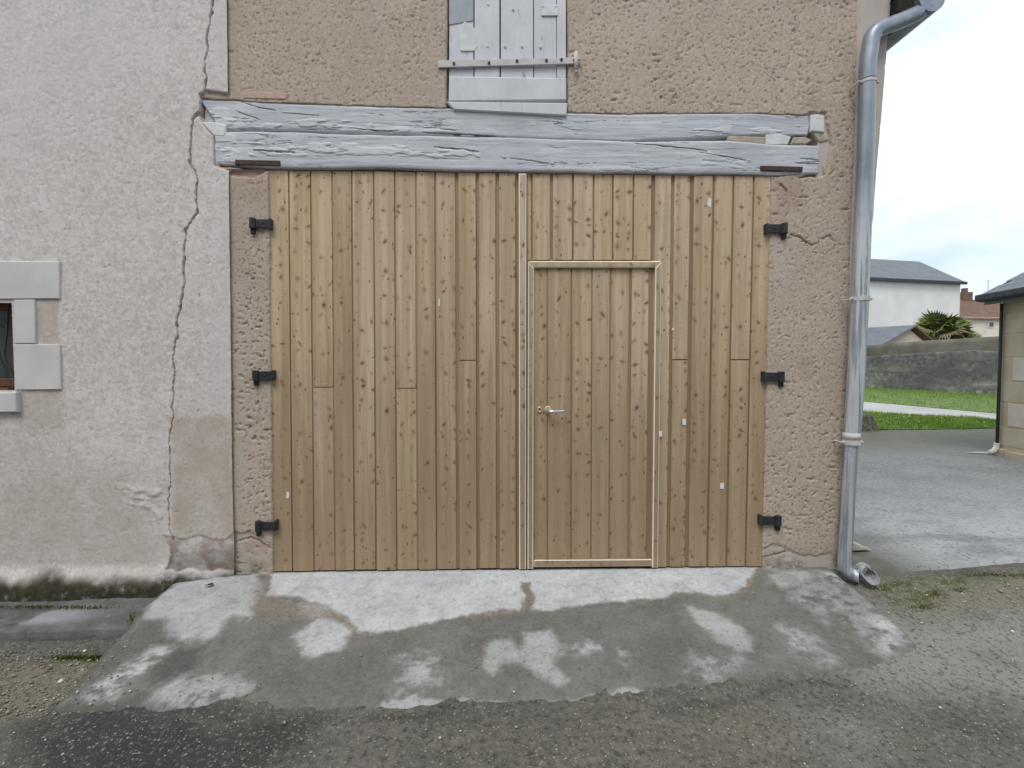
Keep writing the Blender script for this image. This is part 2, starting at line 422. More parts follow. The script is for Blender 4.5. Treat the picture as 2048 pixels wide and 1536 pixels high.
def m_apron():
    t = NT('apron_concrete', 0.85, 0.25)
    n1 = t.noise(3.2, 6, .6); n2 = t.noise(16, 5, .65); n3 = t.noise(75, 4, .7)
    c = t.mix(t.rng(n1, .3, .7), (.138, .136, .125), (.192, .190, .178))
    c = t.mix(t.rng(n2, .45, .75, 0, .6), c, (.225, .218, .20))
    c = t.mix(t.rng(t.noise(1.5, 4), .5, .75, 0, .55), c, (.10, .108, .095))
    pl = t.math('MULTIPLY', t.attr('pale'), t.rng(n2, .15, .5, .55, 1))
    pc = t.mix(t.rng(n1, .35, .65), (.45, .465, .485), (.56, .57, .58))
    pc = t.mix(t.rng(n3, .55, .75, 0, .35), pc, (.27, .27, .265))
    pl = t.math('MULTIPLY', pl, t.rng(t.noise(34, 4, .75), .2, .5, .75, 1))
    c = t.mix(pl, c, pc)
    c = t.mix(t.rng(t.noise(7, 6, .7, dist=.5), .52, .72, 0, .55), c, t.mix(pl, (.115, .113, .10), (.42, .43, .44)))
    c = t.mix(t.math('MULTIPLY', t.attr('rust'), t.rng(n2, .25, .6)), c, (.27, .225, .165))
    c = t.mix(t.math('MULTIPLY', t.attr('wet'), t.rng(n1, .2, .6, .5, .9)), c, (.062, .063, .062))
    c = t.mix(t.math('MULTIPLY', t.attr('moss'), t.rng(n2, .3, .6)), c, (.075, .08, .04))
    gm = t.mix(t.rng(n2, .4, .7), (.098, .098, .086), (.17, .165, .14))
    c = t.mix(t.math('MULTIPLY', t.attr('merge'), t.rng(n2, .2, .5, .6, 1)), c, gm)
    gr = t.noise(48, 5, .8)
    c = t.mix(t.rng(gr, .50, .66, 0, t.rng(pl, 0, 1, .6, .30)), c, (.085, .083, .075))
    c = t.mix(t.rng(gr, .46, .32, 0, .38), c, t.mix(pl, (.29, .28, .255), (.62, .63, .64)))
    c = t.mix(t.rng(t.noise(60, 3, .75), .66, .74, 0, .6), c, (.42, .405, .37))
    t.col(c)
    t.rough(t.rng(t.attr('wet'), 0, 1, .88, .5))
    t.bump(n3, .6, .005).bump(t.noise(220, 2), .5, .002).bump(n2, .4, .01)
    return t.mat
def m_ground():
    t = NT('gravelly_tarmac', 0.9, 0.25)
    n1 = t.noise(2.0, 6, .6); n2 = t.noise(14, 5, .65); n3 = t.noise(36, 5, .8)
    c = t.mix(t.rng(n1, .3, .7), (.100, .100, .088), (.160, .152, .130))
    c = t.mix(t.rng(n2, .45, .72, 0, .65), c, (.178, .172, .150))
    c = t.mix(t.math('MULTIPLY', t.attr('sand'), t.rng(n2, .2, .6, .45, 1)), c, (.215, .195, .150))
    c = t.mix(t.math('MULTIPLY', t.attr('pale'), t.rng(n1, .25, .6, .4, 1)), c, (.30, .292, .272))
    c = t.mix(t.math('MULTIPLY', t.attr('wet'), t.rng(n1, .2, .6, .5, .95)), c, (.036, .038, .040))
    c = t.mix(t.math('MULTIPLY', t.attr('moss'), t.rng(n2, .38, .6)), c, (.085, .10, .035))
    v = t.vor(58); vc = t.xyz(v.outputs['Color'])
    st = t.math('MULTIPLY', t.rng(v.outputs['Distance'], .2, .45, 1, 0), t.rng(vc[0], .55, .8))
    c = t.mix(t.rng(n3, .50, .64, 0, .8), c, (.048, .049, .043))
    c = t.mix(t.rng(n3, .46, .34, 0, .6), c, (.25, .238, .205))
    c = t.mix(t.math('MULTIPLY', st, .7), c, t.mix(vc[1], (.10, .095, .08), (.40, .37, .30)))
    t.col(c)
    t.rough(t.rng(t.attr('wet'), 0, 1, .95, .6))
    t.bump(n3, 1.0, .012).bump(v.outputs['Distance'], .5, .006)
    return t.mat
def m_yard():
    t = NT('yard_concrete', 0.8, 0.3)
    n1 = t.noise(1.1, 6, .62); n2 = t.noise(6, 6, .75); n3 = t.noise(30, 5, .8)
    c = t.mix(t.rng(n1, .32, .68), (.185, .195, .20), (.26, .27, .28))
    c = t.mix(t.rng(n2, .45, .75, 0, .5), c, (.33, .34, .35))
    c = t.mix(t.attr('pale'), c, (.45, .465, .48))
    c = t.mix(t.rng(n3, .51, .64, 0, .75), c, (.105, .11, .11))
    c = t.mix(t.rng(t.noise(26, 5, .8), .53, .66, 0, .75), c, (.46, .47, .48))
    c = t.mix(t.math('MULTIPLY', t.attr('dirt'), t.rng(n2, .2, .55, .5, 1)), c, (.125, .128, .105))
    t.rough(.92); t.col(c).bump(n3, .8, .012)
    return t.mat
def m_leafy(name, a, b, scale=30):
    t = NT(name, 0.6, 0.2)
    t.col(t.mix(t.rng(t.noise(scale, 3), .3, .7), a, b))
    return t.mat
def m_zinc():
    t = NT('weathered_zinc', 0.45, 0.4)
    x, y, z = t.xyz()
    st = t.noise(1.0, 5, .6, vec=t.comb(t.math('MULTIPLY', x, 30), t.math('MULTIPLY', y, 30), t.math('MULTIPLY', z, 1.1)), dist=.4)
    c = t.mix(t.rng(t.noise(6, 5), .3, .7), (.25, .285, .335), (.33, .365, .415))
    t.put(t.b.inputs['Metallic'], t.rng(t.attr('lime'), 0, 1, .55, .3))
    lm = t.math('MULTIPLY', t.attr('lime'), t.rng(st, .43, .53))
    c = t.mix(lm, c, (.60, .63, .67))
    c = t.mix(t.rng(t.noise(14, 6, .75), .54, .68, 0, .45), c, (.36, .39, .43))
    c = t.mix(t.rng(t.noise(22, 5, .75), .60, .72, 0, .6), c, (.11, .11, .125))
    t.col(c)
    t.rough(t.rng(st, .3, .7, .28, .55))
    t.bump(t.noise(40, 3), .15, .002)
    return t.mat
def m_stonewall():
    t = NT('old_stone_wall', 0.95, 0.1)
    n1 = t.noise(.9, 6, .65); n2 = t.noise(5, 5, .7)
    x, y, z = t.xyz()
    v = t.vor(1.0, vec=t.vmath('ADD', t.comb(t.math('MULTIPLY', x, 3.2), 0.0, t.math('MULTIPLY', z, 5.5)), t.vmath('MULTIPLY', t.noise(3, 2, col=True), (.8, 0, .8))))
    vc = t.xyz(v.outputs['Color'])
    c = t.mix(t.rng(n1, .3, .7), (.22, .215, .205), (.37, .36, .335))
    c = t.mix(t.rng(n2, .42, .62, 0, .75), c, (.075, .075, .078))
    c = t.mix(t.rng(vc[0], .72, .95, 0, .5), c, (.31, .29, .25))
    c = t.mix(t.rng(v.outputs['Distance'], .35, .6, 0, .5), c, (.17, .16, .14))
    st = t.noise(1.0, 5, .65, vec=t.comb(t.math('MULTIPLY', x, 3.0), 0.0, t.math('MULTIPLY', z, .9)))
    c = t.mix(t.math('MULTIPLY', t.attr('lichen'), t.rng(st, .25, .6, .2, .7)), c, (.075, .077, .083))
    c = t.mix(t.rng(t.noise(3.5, 5, .7), .60, .72, 0, .6), c, (.36, .35, .32))
    t.col(c).bump(n2, .6, .03).bump(v.outputs['Distance'], .4, .03)
    return t.mat
def m_glass():
    t = NT('window_glass', 0.08, 0.5)
    t.col((.045, .05, .055)); return t.mat

def m_kerb():
    t = NT('worn_stone_kerb', 0.6, 0.35)
    n1 = t.noise(4, 6, .65); n2 = t.noise(18, 5, .7)
    c = t.mix(t.rng(n1, .3, .7), (.075, .078, .075), (.16, .165, .165))
    c = t.mix(t.rng(n2, .5, .75, 0, .7), c, (.25, .25, .245))
    c = t.mix(t.rng(t.noise(9, 5, .7), .55, .7, 0, .8), c, (.045, .048, .035))
    c = t.mix(t.attr('worn'), c, (.33, .335, .36))
    t.col(c); t.rough(t.rng(t.attr('worn'), 0, 1, .8, .4))
    t.bump(n2, .6, .01).bump(t.noise(90, 4, .7), .5, .004)
    return t.mat
M = {}
M['roughcast'] = m_roughcast(); M['render'] = m_render_pale()
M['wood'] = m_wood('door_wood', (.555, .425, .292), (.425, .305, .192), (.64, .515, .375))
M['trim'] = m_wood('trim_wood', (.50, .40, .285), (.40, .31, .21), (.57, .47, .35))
M['arris'] = m_plain('fresh_cut_wood', (.80, .72, .58), (.86, .79, .66), 12, .7)
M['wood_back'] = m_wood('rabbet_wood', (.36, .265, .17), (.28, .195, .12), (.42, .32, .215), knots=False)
M['beam'] = m_beam(); M['shutter'] = m_paint_grey()
M['apron'] = m_apron(); M['ground'] = m_ground(); M['yard'] = m_yard()
M['zinc'] = m_zinc(); M['stonewall'] = m_stonewall(); M['glass'] = m_glass()
M['black'] = m_plain('black_iron', (.018, .020, .024), (.035, .038, .045), 40, .5, .4, .3, 90, .002)
M['rust'] = m_plain('rusty_iron', (.10, .065, .05), (.055, .045, .042), 50, .85, .2, .5, 120, .002)
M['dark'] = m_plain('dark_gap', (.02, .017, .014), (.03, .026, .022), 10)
M['ashlar'] = m_plain('grey_white_ashlar', (.55, .55, .555), (.625, .62, .615), 5, .85, .2, .25, 130, .0015)
M['plaster'] = m_plain('white_plaster', (.60, .61, .62), (.72, .72, .72), 14, .9, .15, .4, 60, .004)
M['tile'] = m_plain('pink_tile', (.47, .33, .27), (.56, .43, .37), 30, .9, .15, .3, 80, .003)
M['rubble'] = m_plain('buff_rubble', (.52, .475, .41), (.37, .315, .25), 16, .95, .1, .6, 50, .008)
M['smooth'] = m_plain('corner_render', (.45, .40, .365), (.52, .475, .445), 3, .9, .15, .35, 70, .003)
M['chrome'] = m_plain('polished_metal', (.72, .74, .78), (.80, .82, .85), 8, .12, .5, 0.0, 10, .001, 1.0)
M['brass'] = m_plain('pale_brass', (.70, .58, .36), (.78, .68, .46), 30, .35, .5, .1, 40, .001, .55)
M['paper'] = m_plain('white_paper', (.66, .68, .70), (.76, .77, .78), 60, .9, .15, .2, 80, .002)
M['strap'] = m_plain('rusty_white_strap', (.52, .48, .47), (.60, .58, .58), 20, .75, .25, .4, 70, .002)
M['kerb'] = m_kerb()
M['brownwood'] = m_plain('brown_window_wood', (.11, .055, .035), (.16, .085, .055), 25, .6, .3, .2, 80, .002)
M['slate'] = m_plain('blue_slate', (.115, .13, .155), (.165, .185, .21), 14, .6, .35, .3, 40, .004)
M['farslate'] = m_plain('far_slate', (.125, .14, .16), (.165, .18, .20), 1.5, .7, .3, .3, 8, .02)
M['white_wall'] = m_plain('far_white_render', (.66, .65, .64), (.75, .74, .735), .8, .95, .1, .2, 5, .02)
M['cream'] = m_plain('far_cream_render', (.60, .57, .48), (.68, .65, .56), 1, .95, .1, .2, 5, .02)
M['browntile'] = m_plain('far_brown_tiles', (.135, .085, .062), (.19, .13, .10), 3, .9, .15, .5, 9, .03)
M['fascia'] = m_plain('dark_fascia', (.035, .04, .048), (.06, .065, .075), 10, .6)
M['blockwall'] = m_plain('brown_block_wall', (.125, .115, .09), (.20, .19, .165), 1.2, .95, .1, .5, 8, .02)
M['limestone'] = m_plain('tan_limestone', (.44, .37, .255), (.53, .47, .355), 3, .92, .12, .5, 28, .006)
M['limewhite'] = m_plain('pale_limestone_block', (.53, .49, .42), (.60, .56, .50), 5, .92, .12, .4, 35, .005)
M['post'] = m_plain('lichened_stone', (.06, .06, .055), (.17, .165, .145), 16, .95, .1, .7, 40, .01)
M['lawn'] = m_leafy('lawn_soil', (.075, .125, .022), (.13, .20, .04), 3)
M['blade'] = m_leafy('grass_blade', (.10, .19, .025), (.20, .32, .05), 2)
M['moss'] = m_leafy('moss_blade', (.05, .075, .014), (.10, .13, .03), 20)
M['daisy'] = m_plain('daisy_white', (.75, .75, .72), (.8, .8, .78), 10)
M['frond'] = m_leafy('palm_leaf', (.11, .15, .05), (.24, .28, .11), 1.5)
M['frond_dry'] = m_leafy('dry_palm_leaf', (.17, .13, .075), (.24, .19, .11), 3)
M['trunk'] = m_plain('palm_trunk', (.10, .075, .05), (.16, .125, .09), 9, .95, .1, .8, 20, .02)
M['path'] = m_plain('grey_path', (.36, .35, .34), (.44, .43, .42), 1.5, .9, .2, .4, 20, .006)
M['leaf'] = m_leafy('dead_leaf', (.03, .024, .018), (.06, .045, .03), 40)
def m_pebble():
    t = NT('pebbles', 0.8, 0.25)
    a = t.attr('tone')
    c = t.mix(t.rng(a, 0, .6, 0, 1, False), (.14, .13, .11), (.36, .33, .27))
    c = t.mix(t.rng(a, .82, .98), c, (.66, .64, .58)); t.col(c); return t.mat
M['pebble'] = m_pebble()

# ------------------------------------------------------------------ ground levels
def z_apron(x, y): return 0.16 * np.minimum(y, 0) - 0.012
def z_ground(x, y):
    zc = np.where(y > -1.1, 0.16 * y - 0.02, -0.196 + 0.03 * (y + 1.1))
    zl = -0.205 + 0.004 * y
    zr = np.where(y > -1.1, -0.065 + 0.105 * y, -0.181 + 0.03 * (y + 1.1))
    wl_ = sstep(-1.55, -2.15, x); wr_ = sstep(1.55, 2.25, x)
    return zc * (1 - wl_ - wr_) + zl * wl_ + zr * wr_
TY = np.array([-400, -40, -3.3, 0, 5.3, 8.6, 12.0, 20.7, 45, 400]) ; TZ = np.array([-.3, -.3, -.25, -.03, .035, .19, .30, .37, .4, .4])
def z_far(y): return np.interp(y, TY, TZ)
def on_far(px, py):
    d = ray(px, py); lo, hi = 1.0, 60.0
    for _ in range(60):
        mid = (lo + hi) / 2; p = CAM + d * mid
        if p.z > float(z_far(p.y)): lo = mid
        else: hi = mid
    return CAM + d * lo
def on_apron(px, py):
    d = ray(px, py)              # z = 0.16 y - 0.012
    t = (0.16 * CAM.y - 0.012 - CAM.z) / (d.z - 0.16 * d.y)
    return CAM + d * t
def AP(pts): return [(p.x, p.y) for p in (on_apron(*q) for q in pts)]
def WP(pts, y=0.0): return [(p.x, p.z) for p in (W(*q, y) for q in pts)]
def xz(px, py, y=0.0):
    p = W(px, py, y); return (p.x, p.z)

# ==================================================================== setting: ground
gx = np.concatenate([np.linspace(-300, -12, 18), np.linspace(-11, -4.6, 20), np.arange(-4.5, 4.5, .02), np.linspace(4.6, 11, 20), np.linspace(12, 300, 18)])
gy = np.concatenate([np.linspace(-300, -8, 18), np.linspace(-7.5, -3.1, 16), np.arange(-3.0, 0.30, .02)])
X, Y = np.meshgrid(gx, gy)
Z = z_ground(np.clip(X, -4.5, 4.5), np.clip(Y, -3.3, .3))
fine = (np.abs(X) < 4.6) & (Y > -3.1)
Z = Z + np.where(fine, .016 * (fbm(X * 2.2, Y * 2.2, 4, 3) - .5) + .008 * (fbm(X * 22, Y * 22, 3, 5) - .5), 0)
RAG = [1.0]
def area(pts, wob=.05, soft=.03, sc=9, seed=0, XX=None, YY=None):
    XX = X if XX is None else XX; YY = Y if YY is None else YY
    m = (XX > -5) & (XX < 5) & (YY > -3.3)
    r = np.zeros(XX.shape)
    x = XX[m]; y = YY[m]
    w2 = wob * 2 * RAG[0]
    xx = x + w2 * (fbm(x * sc, y * sc, 6, seed, .62) - .5); yy = y + w2 * (fbm(x * sc, y * sc, 6, seed + 50, .62) - .5)
    r[m] = sstep(soft, -soft, poly_sd(xx, yy, AP(pts)))
    return r
wet = np.maximum.reduce([area([(40, 1440), (250, 1380), (330, 1425), (500, 1440), (640, 1450), (560, 1536), (480, 1600), (60, 1650)], .1, .12, 5, 1),
                         .75 * area([(230, 1395), (380, 1380), (500, 1425), (470, 1450), (250, 1440)], .06, .06, 7, 2),
                         .45 * area([(1300, 1410), (1500, 1385), (1570, 1372), (1500, 1400), (1330, 1430)], .03, .03, 7, 3),
                         .6 * area([(720, 1432), (900, 1415), (900, 1440), (740, 1446)], .03, .02, 9, 4)])
sand = np.maximum.reduce([area([(-300, 1290), (230, 1285), (110, 1410), (40, 1420), (-300, 1430)], .1, .1, 6, 6),
                          area([(1700, 1150), (2300, 1120), (2300, 1215), (1900, 1215), (1850, 1240), (1760, 1190)], .08, .06, 7, 7),
                          .4 * area([(840, 1450), (1500, 1420), (1800, 1500), (900, 1600)], .2, .2, 5, 8)])
pale = np.maximum(.85 * area([(1690, 1170), (1830, 1230), (2300, 1200), (2400, 1330), (1980, 1420), (1740, 1380), (1650, 1330)], .15, .18, 4, 9),
                  .5 * area([(1560, 1430), (1800, 1420), (1780, 1536), (1600, 1500)], .15, .15, 4, 10))
mossg = np.maximum.reduce([area([(1730, 1150), (1800, 1145), (2060, 1125), (2060, 1140), (1900, 1160), (1870, 1205), (1800, 1210), (1760, 1180)], .06, .05, 9, 11),
                           area([(100, 1275), (260, 1275), (240, 1300), (100, 1290)], .05, .05, 9, 12)])
ground = grid_obj('ground', X, Y, Z, M['ground'], None, dict(wet=wet, sand=sand, pale=pale, moss=mossg))
tag(ground, 'gravelly tarmac ground in front of the barn', None, None, 'structure')

# far terrain behind and beside the building
tx = np.concatenate([np.linspace(-300, -20, 10), np.linspace(-15, 30, 46), np.linspace(35, 300, 12)])
ty = np.concatenate([np.arange(0.29, 26, .35), np.linspace(27, 300, 20)])
X2, Y2 = np.meshgrid(tx, ty)
terr = grid_obj('terrain', X2, Y2, z_far(Y2) - .03 - .18 * sstep(2.0, .29, Y2), M['blockwall'], None)
tag(terr, 'bare ground running back between the buildings', None, None, 'structure')

# ------------------------------------------------------------------ concrete apron (ramp) before the doors
AOUT = AP([(560, 1120), (545, 1141), (480, 1141), (400, 1150), (345, 1162), (300, 1197), (272, 1220), (255, 1252), (180, 1330), (108, 1408), (200, 1428), (330, 1436), (480, 1428),
           (640, 1432), (725, 1430), (830, 1427), (900, 1413), (1000, 1407), (1080, 1403), (1180, 1410), (1340, 1388), (1480, 1378), (1560, 1366), (1640, 1352), (1740, 1342),
           (1800, 1330), (1852, 1306), (1835, 1268), (1800, 1222), (1745, 1168), (1700, 1142), (1640, 1128), (1524, 1122)])
ax = np.arange(-2.45, 2.25, .009); ay = np.arange(-1.45, .16, .009)
X, Y = np.meshgrid(ax, ay)
wx = X + .03 * (fbm(X * 7, Y * 7, 4, 21) - .5) + .010 * (fbm(X * 40, Y * 40, 2, 22) - .5)
wy = Y + .03 * (fbm(X * 7, Y * 7, 4, 23) - .5) + .010 * (fbm(X * 40, Y * 40, 2, 24) - .5)
sd = poly_sd(wx, wy, AOUT)
PALE_DOOR = [(545, 1130), (538, 1192), (600, 1196), (650, 1212), (692, 1236), (716, 1262), (762, 1266), (850, 1249), (920, 1232), (1000, 1222), (1043, 1222), (1046, 1190), (1042, 1166), (1058, 1166), (1064, 1195), (1062, 1221), (1100, 1221), (1200, 1205), (1300, 1199), (1350, 1186), (1392, 1183), (1420, 1191), (1455, 1191), (1487, 1174), (1512, 1140), (1530, 1120)]
kw = dict(XX=X, YY=Y); RAG[0] = 1.5
a_door = area(PALE_DOOR, .022, .014, 14, 31, **kw)
a_left = area([(350, 1166), (480, 1150), (524, 1146), (522, 1180), (495, 1240), (462, 1236), (440, 1266), (400, 1281), (345, 1276), (322, 1241), (285, 1236), (300, 1202)], .03, .030, 12, 32, **kw)
crisp = np.maximum.reduce([a_door, .75 * a_left,
    .85 * area([(586, 1276), (648, 1232), (706, 1262), (692, 1292), (642, 1309), (606, 1313)], .03, .026, 12, 33, **kw),
    .62 * area([(965, 1330), (966, 1296), (988, 1278), (1020, 1274), (1032, 1300), (1050, 1290), (1045, 1266), (1105, 1257), (1112, 1300), (1110, 1330), (1136, 1362), (1115, 1376), (1062, 1350), (1042, 1326), (1000, 1324), (985, 1350)], .025, .025, 10, 34, **kw),
    .55 * area([(722, 1429), (760, 1405), (830, 1394), (900, 1396), (960, 1396), (1012, 1400), (980, 1413), (900, 1412), (850, 1426)], .02, .014, 14, 35, **kw),
    .50 * area([(1072, 1400), (1160, 1395), (1260, 1376), (1325, 1388), (1250, 1401), (1150, 1411), (1092, 1414)], .02, .014, 14, 36, **kw),
    .62 * area([(1368, 1208), (1440, 1226), (1492, 1258), (1514, 1306), (1470, 1300), (1412, 1262), (1385, 1242)], .03, .03, 9, 37, **kw),
    .8 * area([(1535, 1150), (1590, 1138), (1640, 1150), (1620, 1165), (1560, 1172)], .025, .02, 12, 44, **kw)])
soft = np.maximum.reduce([
    .55 * area([(1540, 1136), (1690, 1140), (1752, 1182), (1830, 1290), (1800, 1318), (1650, 1240), (1570, 1180)], .06, .08, 6, 38, **kw),
    .55 * area([(165, 1395), (300, 1295), (352, 1300), (300, 1340), (220, 1402)], .04, .035, 8, 39, **kw),
    .40 * area([(270, 1424), (340, 1362), (480, 1345), (525, 1372), (430, 1420), (300, 1430)], .07, .05, 6, 40, **kw),
    .40 * area([(795, 1300), (872, 1300), (870, 1385), (800, 1375)], .08, .06, 6, 41, **kw),
    .45 * area([(1118, 1284), (1212, 1288), (1205, 1302), (1130, 1310)], .04, .03, 9, 42, **kw),
    .40 * area([(1232, 1292), (1256, 1292), (1256, 1330), (1236, 1326)], .03, .03, 9, 43, **kw),
    .32 * area([(560, 1200), (720, 1210), (740, 1250), (690, 1240), (600, 1230)], .05, .05, 8, 45, **kw),
    .35 * area([(1390, 1300), (1470, 1310), (1440, 1370), (1380, 1350)], .07, .05, 7, 46, **kw),
    .30 * area([(1550, 1250), (1640, 1270), (1680, 1330), (1600, 1320)], .06, .05, 7, 47, **kw)])
wetA = np.maximum.reduce([.85 * area([(300, 1335), (370, 1294), (402, 1300), (385, 1350), (315, 1366)], .04, .04, 8, 51, **kw),
    .9 * area([(100, 1420), (180, 1410), (300, 1395), (330, 1415), (480, 1412), (500, 1450), (100, 1460)], .05, .05, 7, 52, **kw),
    .45 * area([(200, 1310), (330, 1235), (350, 1280), (180, 1370), (120, 1400)], .05, .06, 7, 53, **kw),
    .35 * area([(1230, 1290), (1380, 1260), (1420, 1320), (1350, 1380), (1250, 1340)], .09, .09, 5, 54, **kw),
    .30 * area([(480, 1330), (700, 1300), (760, 1390), (600, 1410), (480, 1390)], .12, .12, 4, 55, **kw)])
edge_d, _ = seg_dist(wx, wy, AP(PALE_DOOR[1:-1]))
rust = np.maximum(sstep(.045, .008, edge_d) * (1 - a_door) * sstep(.3, .6, fbm(X * 3, Y * 3, 3, 58)) * .9,
                  .55 * area([(520, 1150), (546, 1150), (540, 1196), (650, 1215), (700, 1250), (640, 1235), (500, 1235), (500, 1190)], .04, .04, 8, 59, **kw))
mossA = np.maximum(area([(255, 1228), (345, 1160), (400, 1150), (360, 1166), (310, 1205), (270, 1240)], .03, .025, 10, 60, **kw),
                   .8 * sstep(-.05, .0, sd) * (X < -1.5))
brk = fbm(X * 16, Y * 22, 5, 63, .65)
soft = soft * sstep(.30, .62, brk) * 1.5
crisp = crisp * (.78 + .22 * sstep(.28, .5, brk))
merge = np.clip(sstep(-.10, .0, sd) * (((Y < -.75) & (X > .95)) | (X > 1.55)) * .9 + sstep(1.55, 2.05, X) * sstep(.3, .6, fbm(X * 3, Y * 3, 4, 64)) * .6, 0, 1)
lift = .006 * a_door + .004 * a_left
Z = z_apron(X, Y) + lift + .010 * (fbm(X * 2.5, Y * 2.5, 4, 25) - .5) + .003 * (fbm(X * 25, Y * 25, 3, 26) - .5)
bumpl = sstep(-2.0, -1.75, X)
Z = Z + .018 * area([(300, 1200), (350, 1166), (520, 1150), (500, 1235), (400, 1278), (320, 1240)], .03, .03, 10, 28, **kw) * .5
Z = Z - sstep(-.12, .02, sd) * .012 - sstep(-.045, .02, sd) * .012 - sstep(-.004, .035, sd) * .16
Z = np.where(Y > 0.0, z_apron(X, Y * 0) - .0, Z)
apron = grid_obj('concrete_apron', X, Y, Z, M['apron'], None, dict(pale=np.clip(np.maximum(crisp, soft), 0, 1), wet=wetA, rust=rust, moss=mossA, merge=merge), keep=(sd < .06))
tag(apron, 'stained concrete ramp with pale repairs in front of the wooden doors', None, None, 'structure')

# ------------------------------------------------------------------ worn kerb along the pale house
kx = np.arange(-4.3, -1.95, .012)
prof = [(0.04, 0.012), (-.04, .012), (-.10, .006), (-.17, .002), (-.25, -.002), (-.33, -.006), (-.385, -.012), (-.405, -.026), (-.412, -.055), (-.414, -.11), (-.414, -.16)]
pj = []
for (a, b), (c_, d_) in zip(prof[:-1], prof[1:]):
    for k in range(4): pj.append((a + (c_ - a) * k / 4, b + (d_ - b) * k / 4))
pj.append(prof[-1])
X, J = np.meshgrid(kx, np.arange(len(pj)))
Yk = np.array([p[0] for p in pj])[J]; Zk = np.array([p[1] for p in pj])[J] - .132
hollow = .018 * np.exp(-(((X + 2.95) / .38) ** 2)) * sstep(-.40, -.2, Yk)
Yk = Yk + .012 * (fbm(X * 5, Yk * 9, 3, 71) - .5) - .03 * sstep(-2.3, -3.4, X)
Zk = Zk - hollow + .018 * (fbm(X * 6, Yk * 12, 4, 72) - .5) + .006 * (fbm(X * 40, Yk * 40, 2, 73) - .5)
worn = np.exp(-(((X + 2.75) / .30) ** 2)) * sstep(-.40, -.30, Yk) * sstep(-.10, -.25, Yk) * sstep(.3, .55, fbm(X * 4, Yk * 6, 4, 75))
kerb = grid_obj('kerb', X, Yk, Zk, M['kerb'], None, dict(worn=worn))
tag(kerb, 'worn dark stone kerb at the foot of the pale house', None, None, 'structure')

# ==================================================================== the pale rendered house on the left
EDGE = lambda z: np.interp(z, [xz(470, 1000)[1], xz(455, 0)[1]], [xz(468, 1000)[0], xz(456, 0)[0]])
house = thing('pale_house', (-3.0, 0, -.15), 'pale pinkish rendered house with a long vertical crack, left of the barn', 'house')
HY = -0.018
CRACK = WP([(432, -60), (427, 0), (420, 40), (414, 75), (416, 95), (409, 120), (412, 165), (409, 180), (403, 197), (398, 225), (384, 240), (381, 290), (378, 325), (393, 352), (396, 362),
            (391, 385), (394, 425), (372, 455), (368, 500), (366, 545), (367, 565), (362, 610), (353, 640), (355, 670), (346, 705), (344, 722), (348, 740), (346, 790), (342, 815), (347, 835), (340, 860), (338, 910), (341, 960), (337, 1000), (339, 1050), (345, 1080)], HY)
cxs = [p[0] for p in CRACK]
HE = -1.735
hx = np.concatenate([np.linspace(-9, -3.7, 30), np.arange(-3.66, min(cxs) - .03, .0085), np.arange(min(cxs) - .03, HE - .002, .0032), [HE]])
hz = np.concatenate([np.linspace(-.35, -.22, 3), np.arange(-.21, 3.95, .0075), np.linspace(4.0, 6.2, 20)])
X, Z = np.meshgrid(hx, hz)
# last column follows the ragged edge of the render
e = EDGE(Z) + .004 * (fbm(Z * 9, Z * 0, 3, 80) - .5)
last = sstep(HE - .07, HE, X)
X = X + (e - HE) * last
relief = .0024 * (fbm(X * 44, Z * 44, 3, 81, .7) - .5) + .010 * (fbm(X * 1.5, Z * 1.5, 3, 82) - .5) - .0035 * sstep(.88, .96, vn(X * 60, Z * 75, 83))
Yh = HY - relief
d, par = seg_dist(X + .020 * (fbm(X * 30, Z * 30, 3, 84) - .5), Z + .01 * (vn(X * 60, Z * 60, 79) - .5), CRACK)
cw = np.interp(par, [0, .28, .35, .5, .55, .6, .75, 1], [.0065, .0075, .0085, .0075, .0105, .0075, .0055, .0028])
cw = cw * .74 * (.6 + .9 * vn(Z * 26, X * 9, 85))
Yh = Yh + .2 * sstep(cw, cw * .75, d)
bare = 0 * d
def wmask(pts, wob, soft, sc, seed, y=HY):
    x = X + wob * 2 * (fbm(X * sc, Z * sc, 4, seed) - .5); z = Z + wob * 2 * (fbm(X * sc, Z * sc, 4, seed + 50) - .5)
    return sstep(soft, -soft, poly_sd(x, z, WP(pts, y)))
# hole around the end of the beams
hole = np.maximum(wmask([(398, 188), (412, 181), (470, 190), (470, 345), (428, 330), (426, 272), (399, 240)], .004, .006, 20, 86), wmask([(455, 335), (490, 350), (480, 345), (470, 330)], .004, .006, 20, 87))
Yh = Yh + .045 * hole
spall = wmask([(325, 1070), (360, 1075), (400, 1068), (440, 1080), (470, 1068), (500, 1120), (480, 1140), (330, 1140), (345, 1110)], .02, .006, 16, 88)
Yh = Yh + .006 * spall
bare = np.maximum(bare, spall * sstep(.3, .6, fbm(X * 9, Z * 9, 3, 89)) * .8)
pl = np.maximum.reduce([.8 * wmask([(416, -20), (460, -20), (465, 820), (380, 812), (420, 690), (440, 500), (440, 200)], .03, .06, 7, 90), .5 * wmask([(-50, -50), (330, -50), (250, 200), (-50, 330)], .2, .3, 3, 91)])
tan = np.maximum.reduce([.75 * wmask([(345, 830), (468, 830), (470, 1080), (345, 1070)], .03, .03, 6, 92), .7 * wmask([(70, 598), (118, 598), (118, 690), (72, 690)], .01, .01, 12, 93),
                         .5 * wmask([(-50, 880), (330, 960), (330, 1140), (-50, 1140)], .2, .2, 3, 94), .5 * wmask([(20, 780), (120, 780), (130, 860), (30, 860)], .05, .04, 8, 95)])
zb = W(200, 1165, HY).z
moss = sstep(zb + .09, zb + .0, Z + .13 * (fbm(X * 5, Z * 5, 4, 96) - .5)) + .55 * spall * sstep(zb + .30, zb + .10, Z)
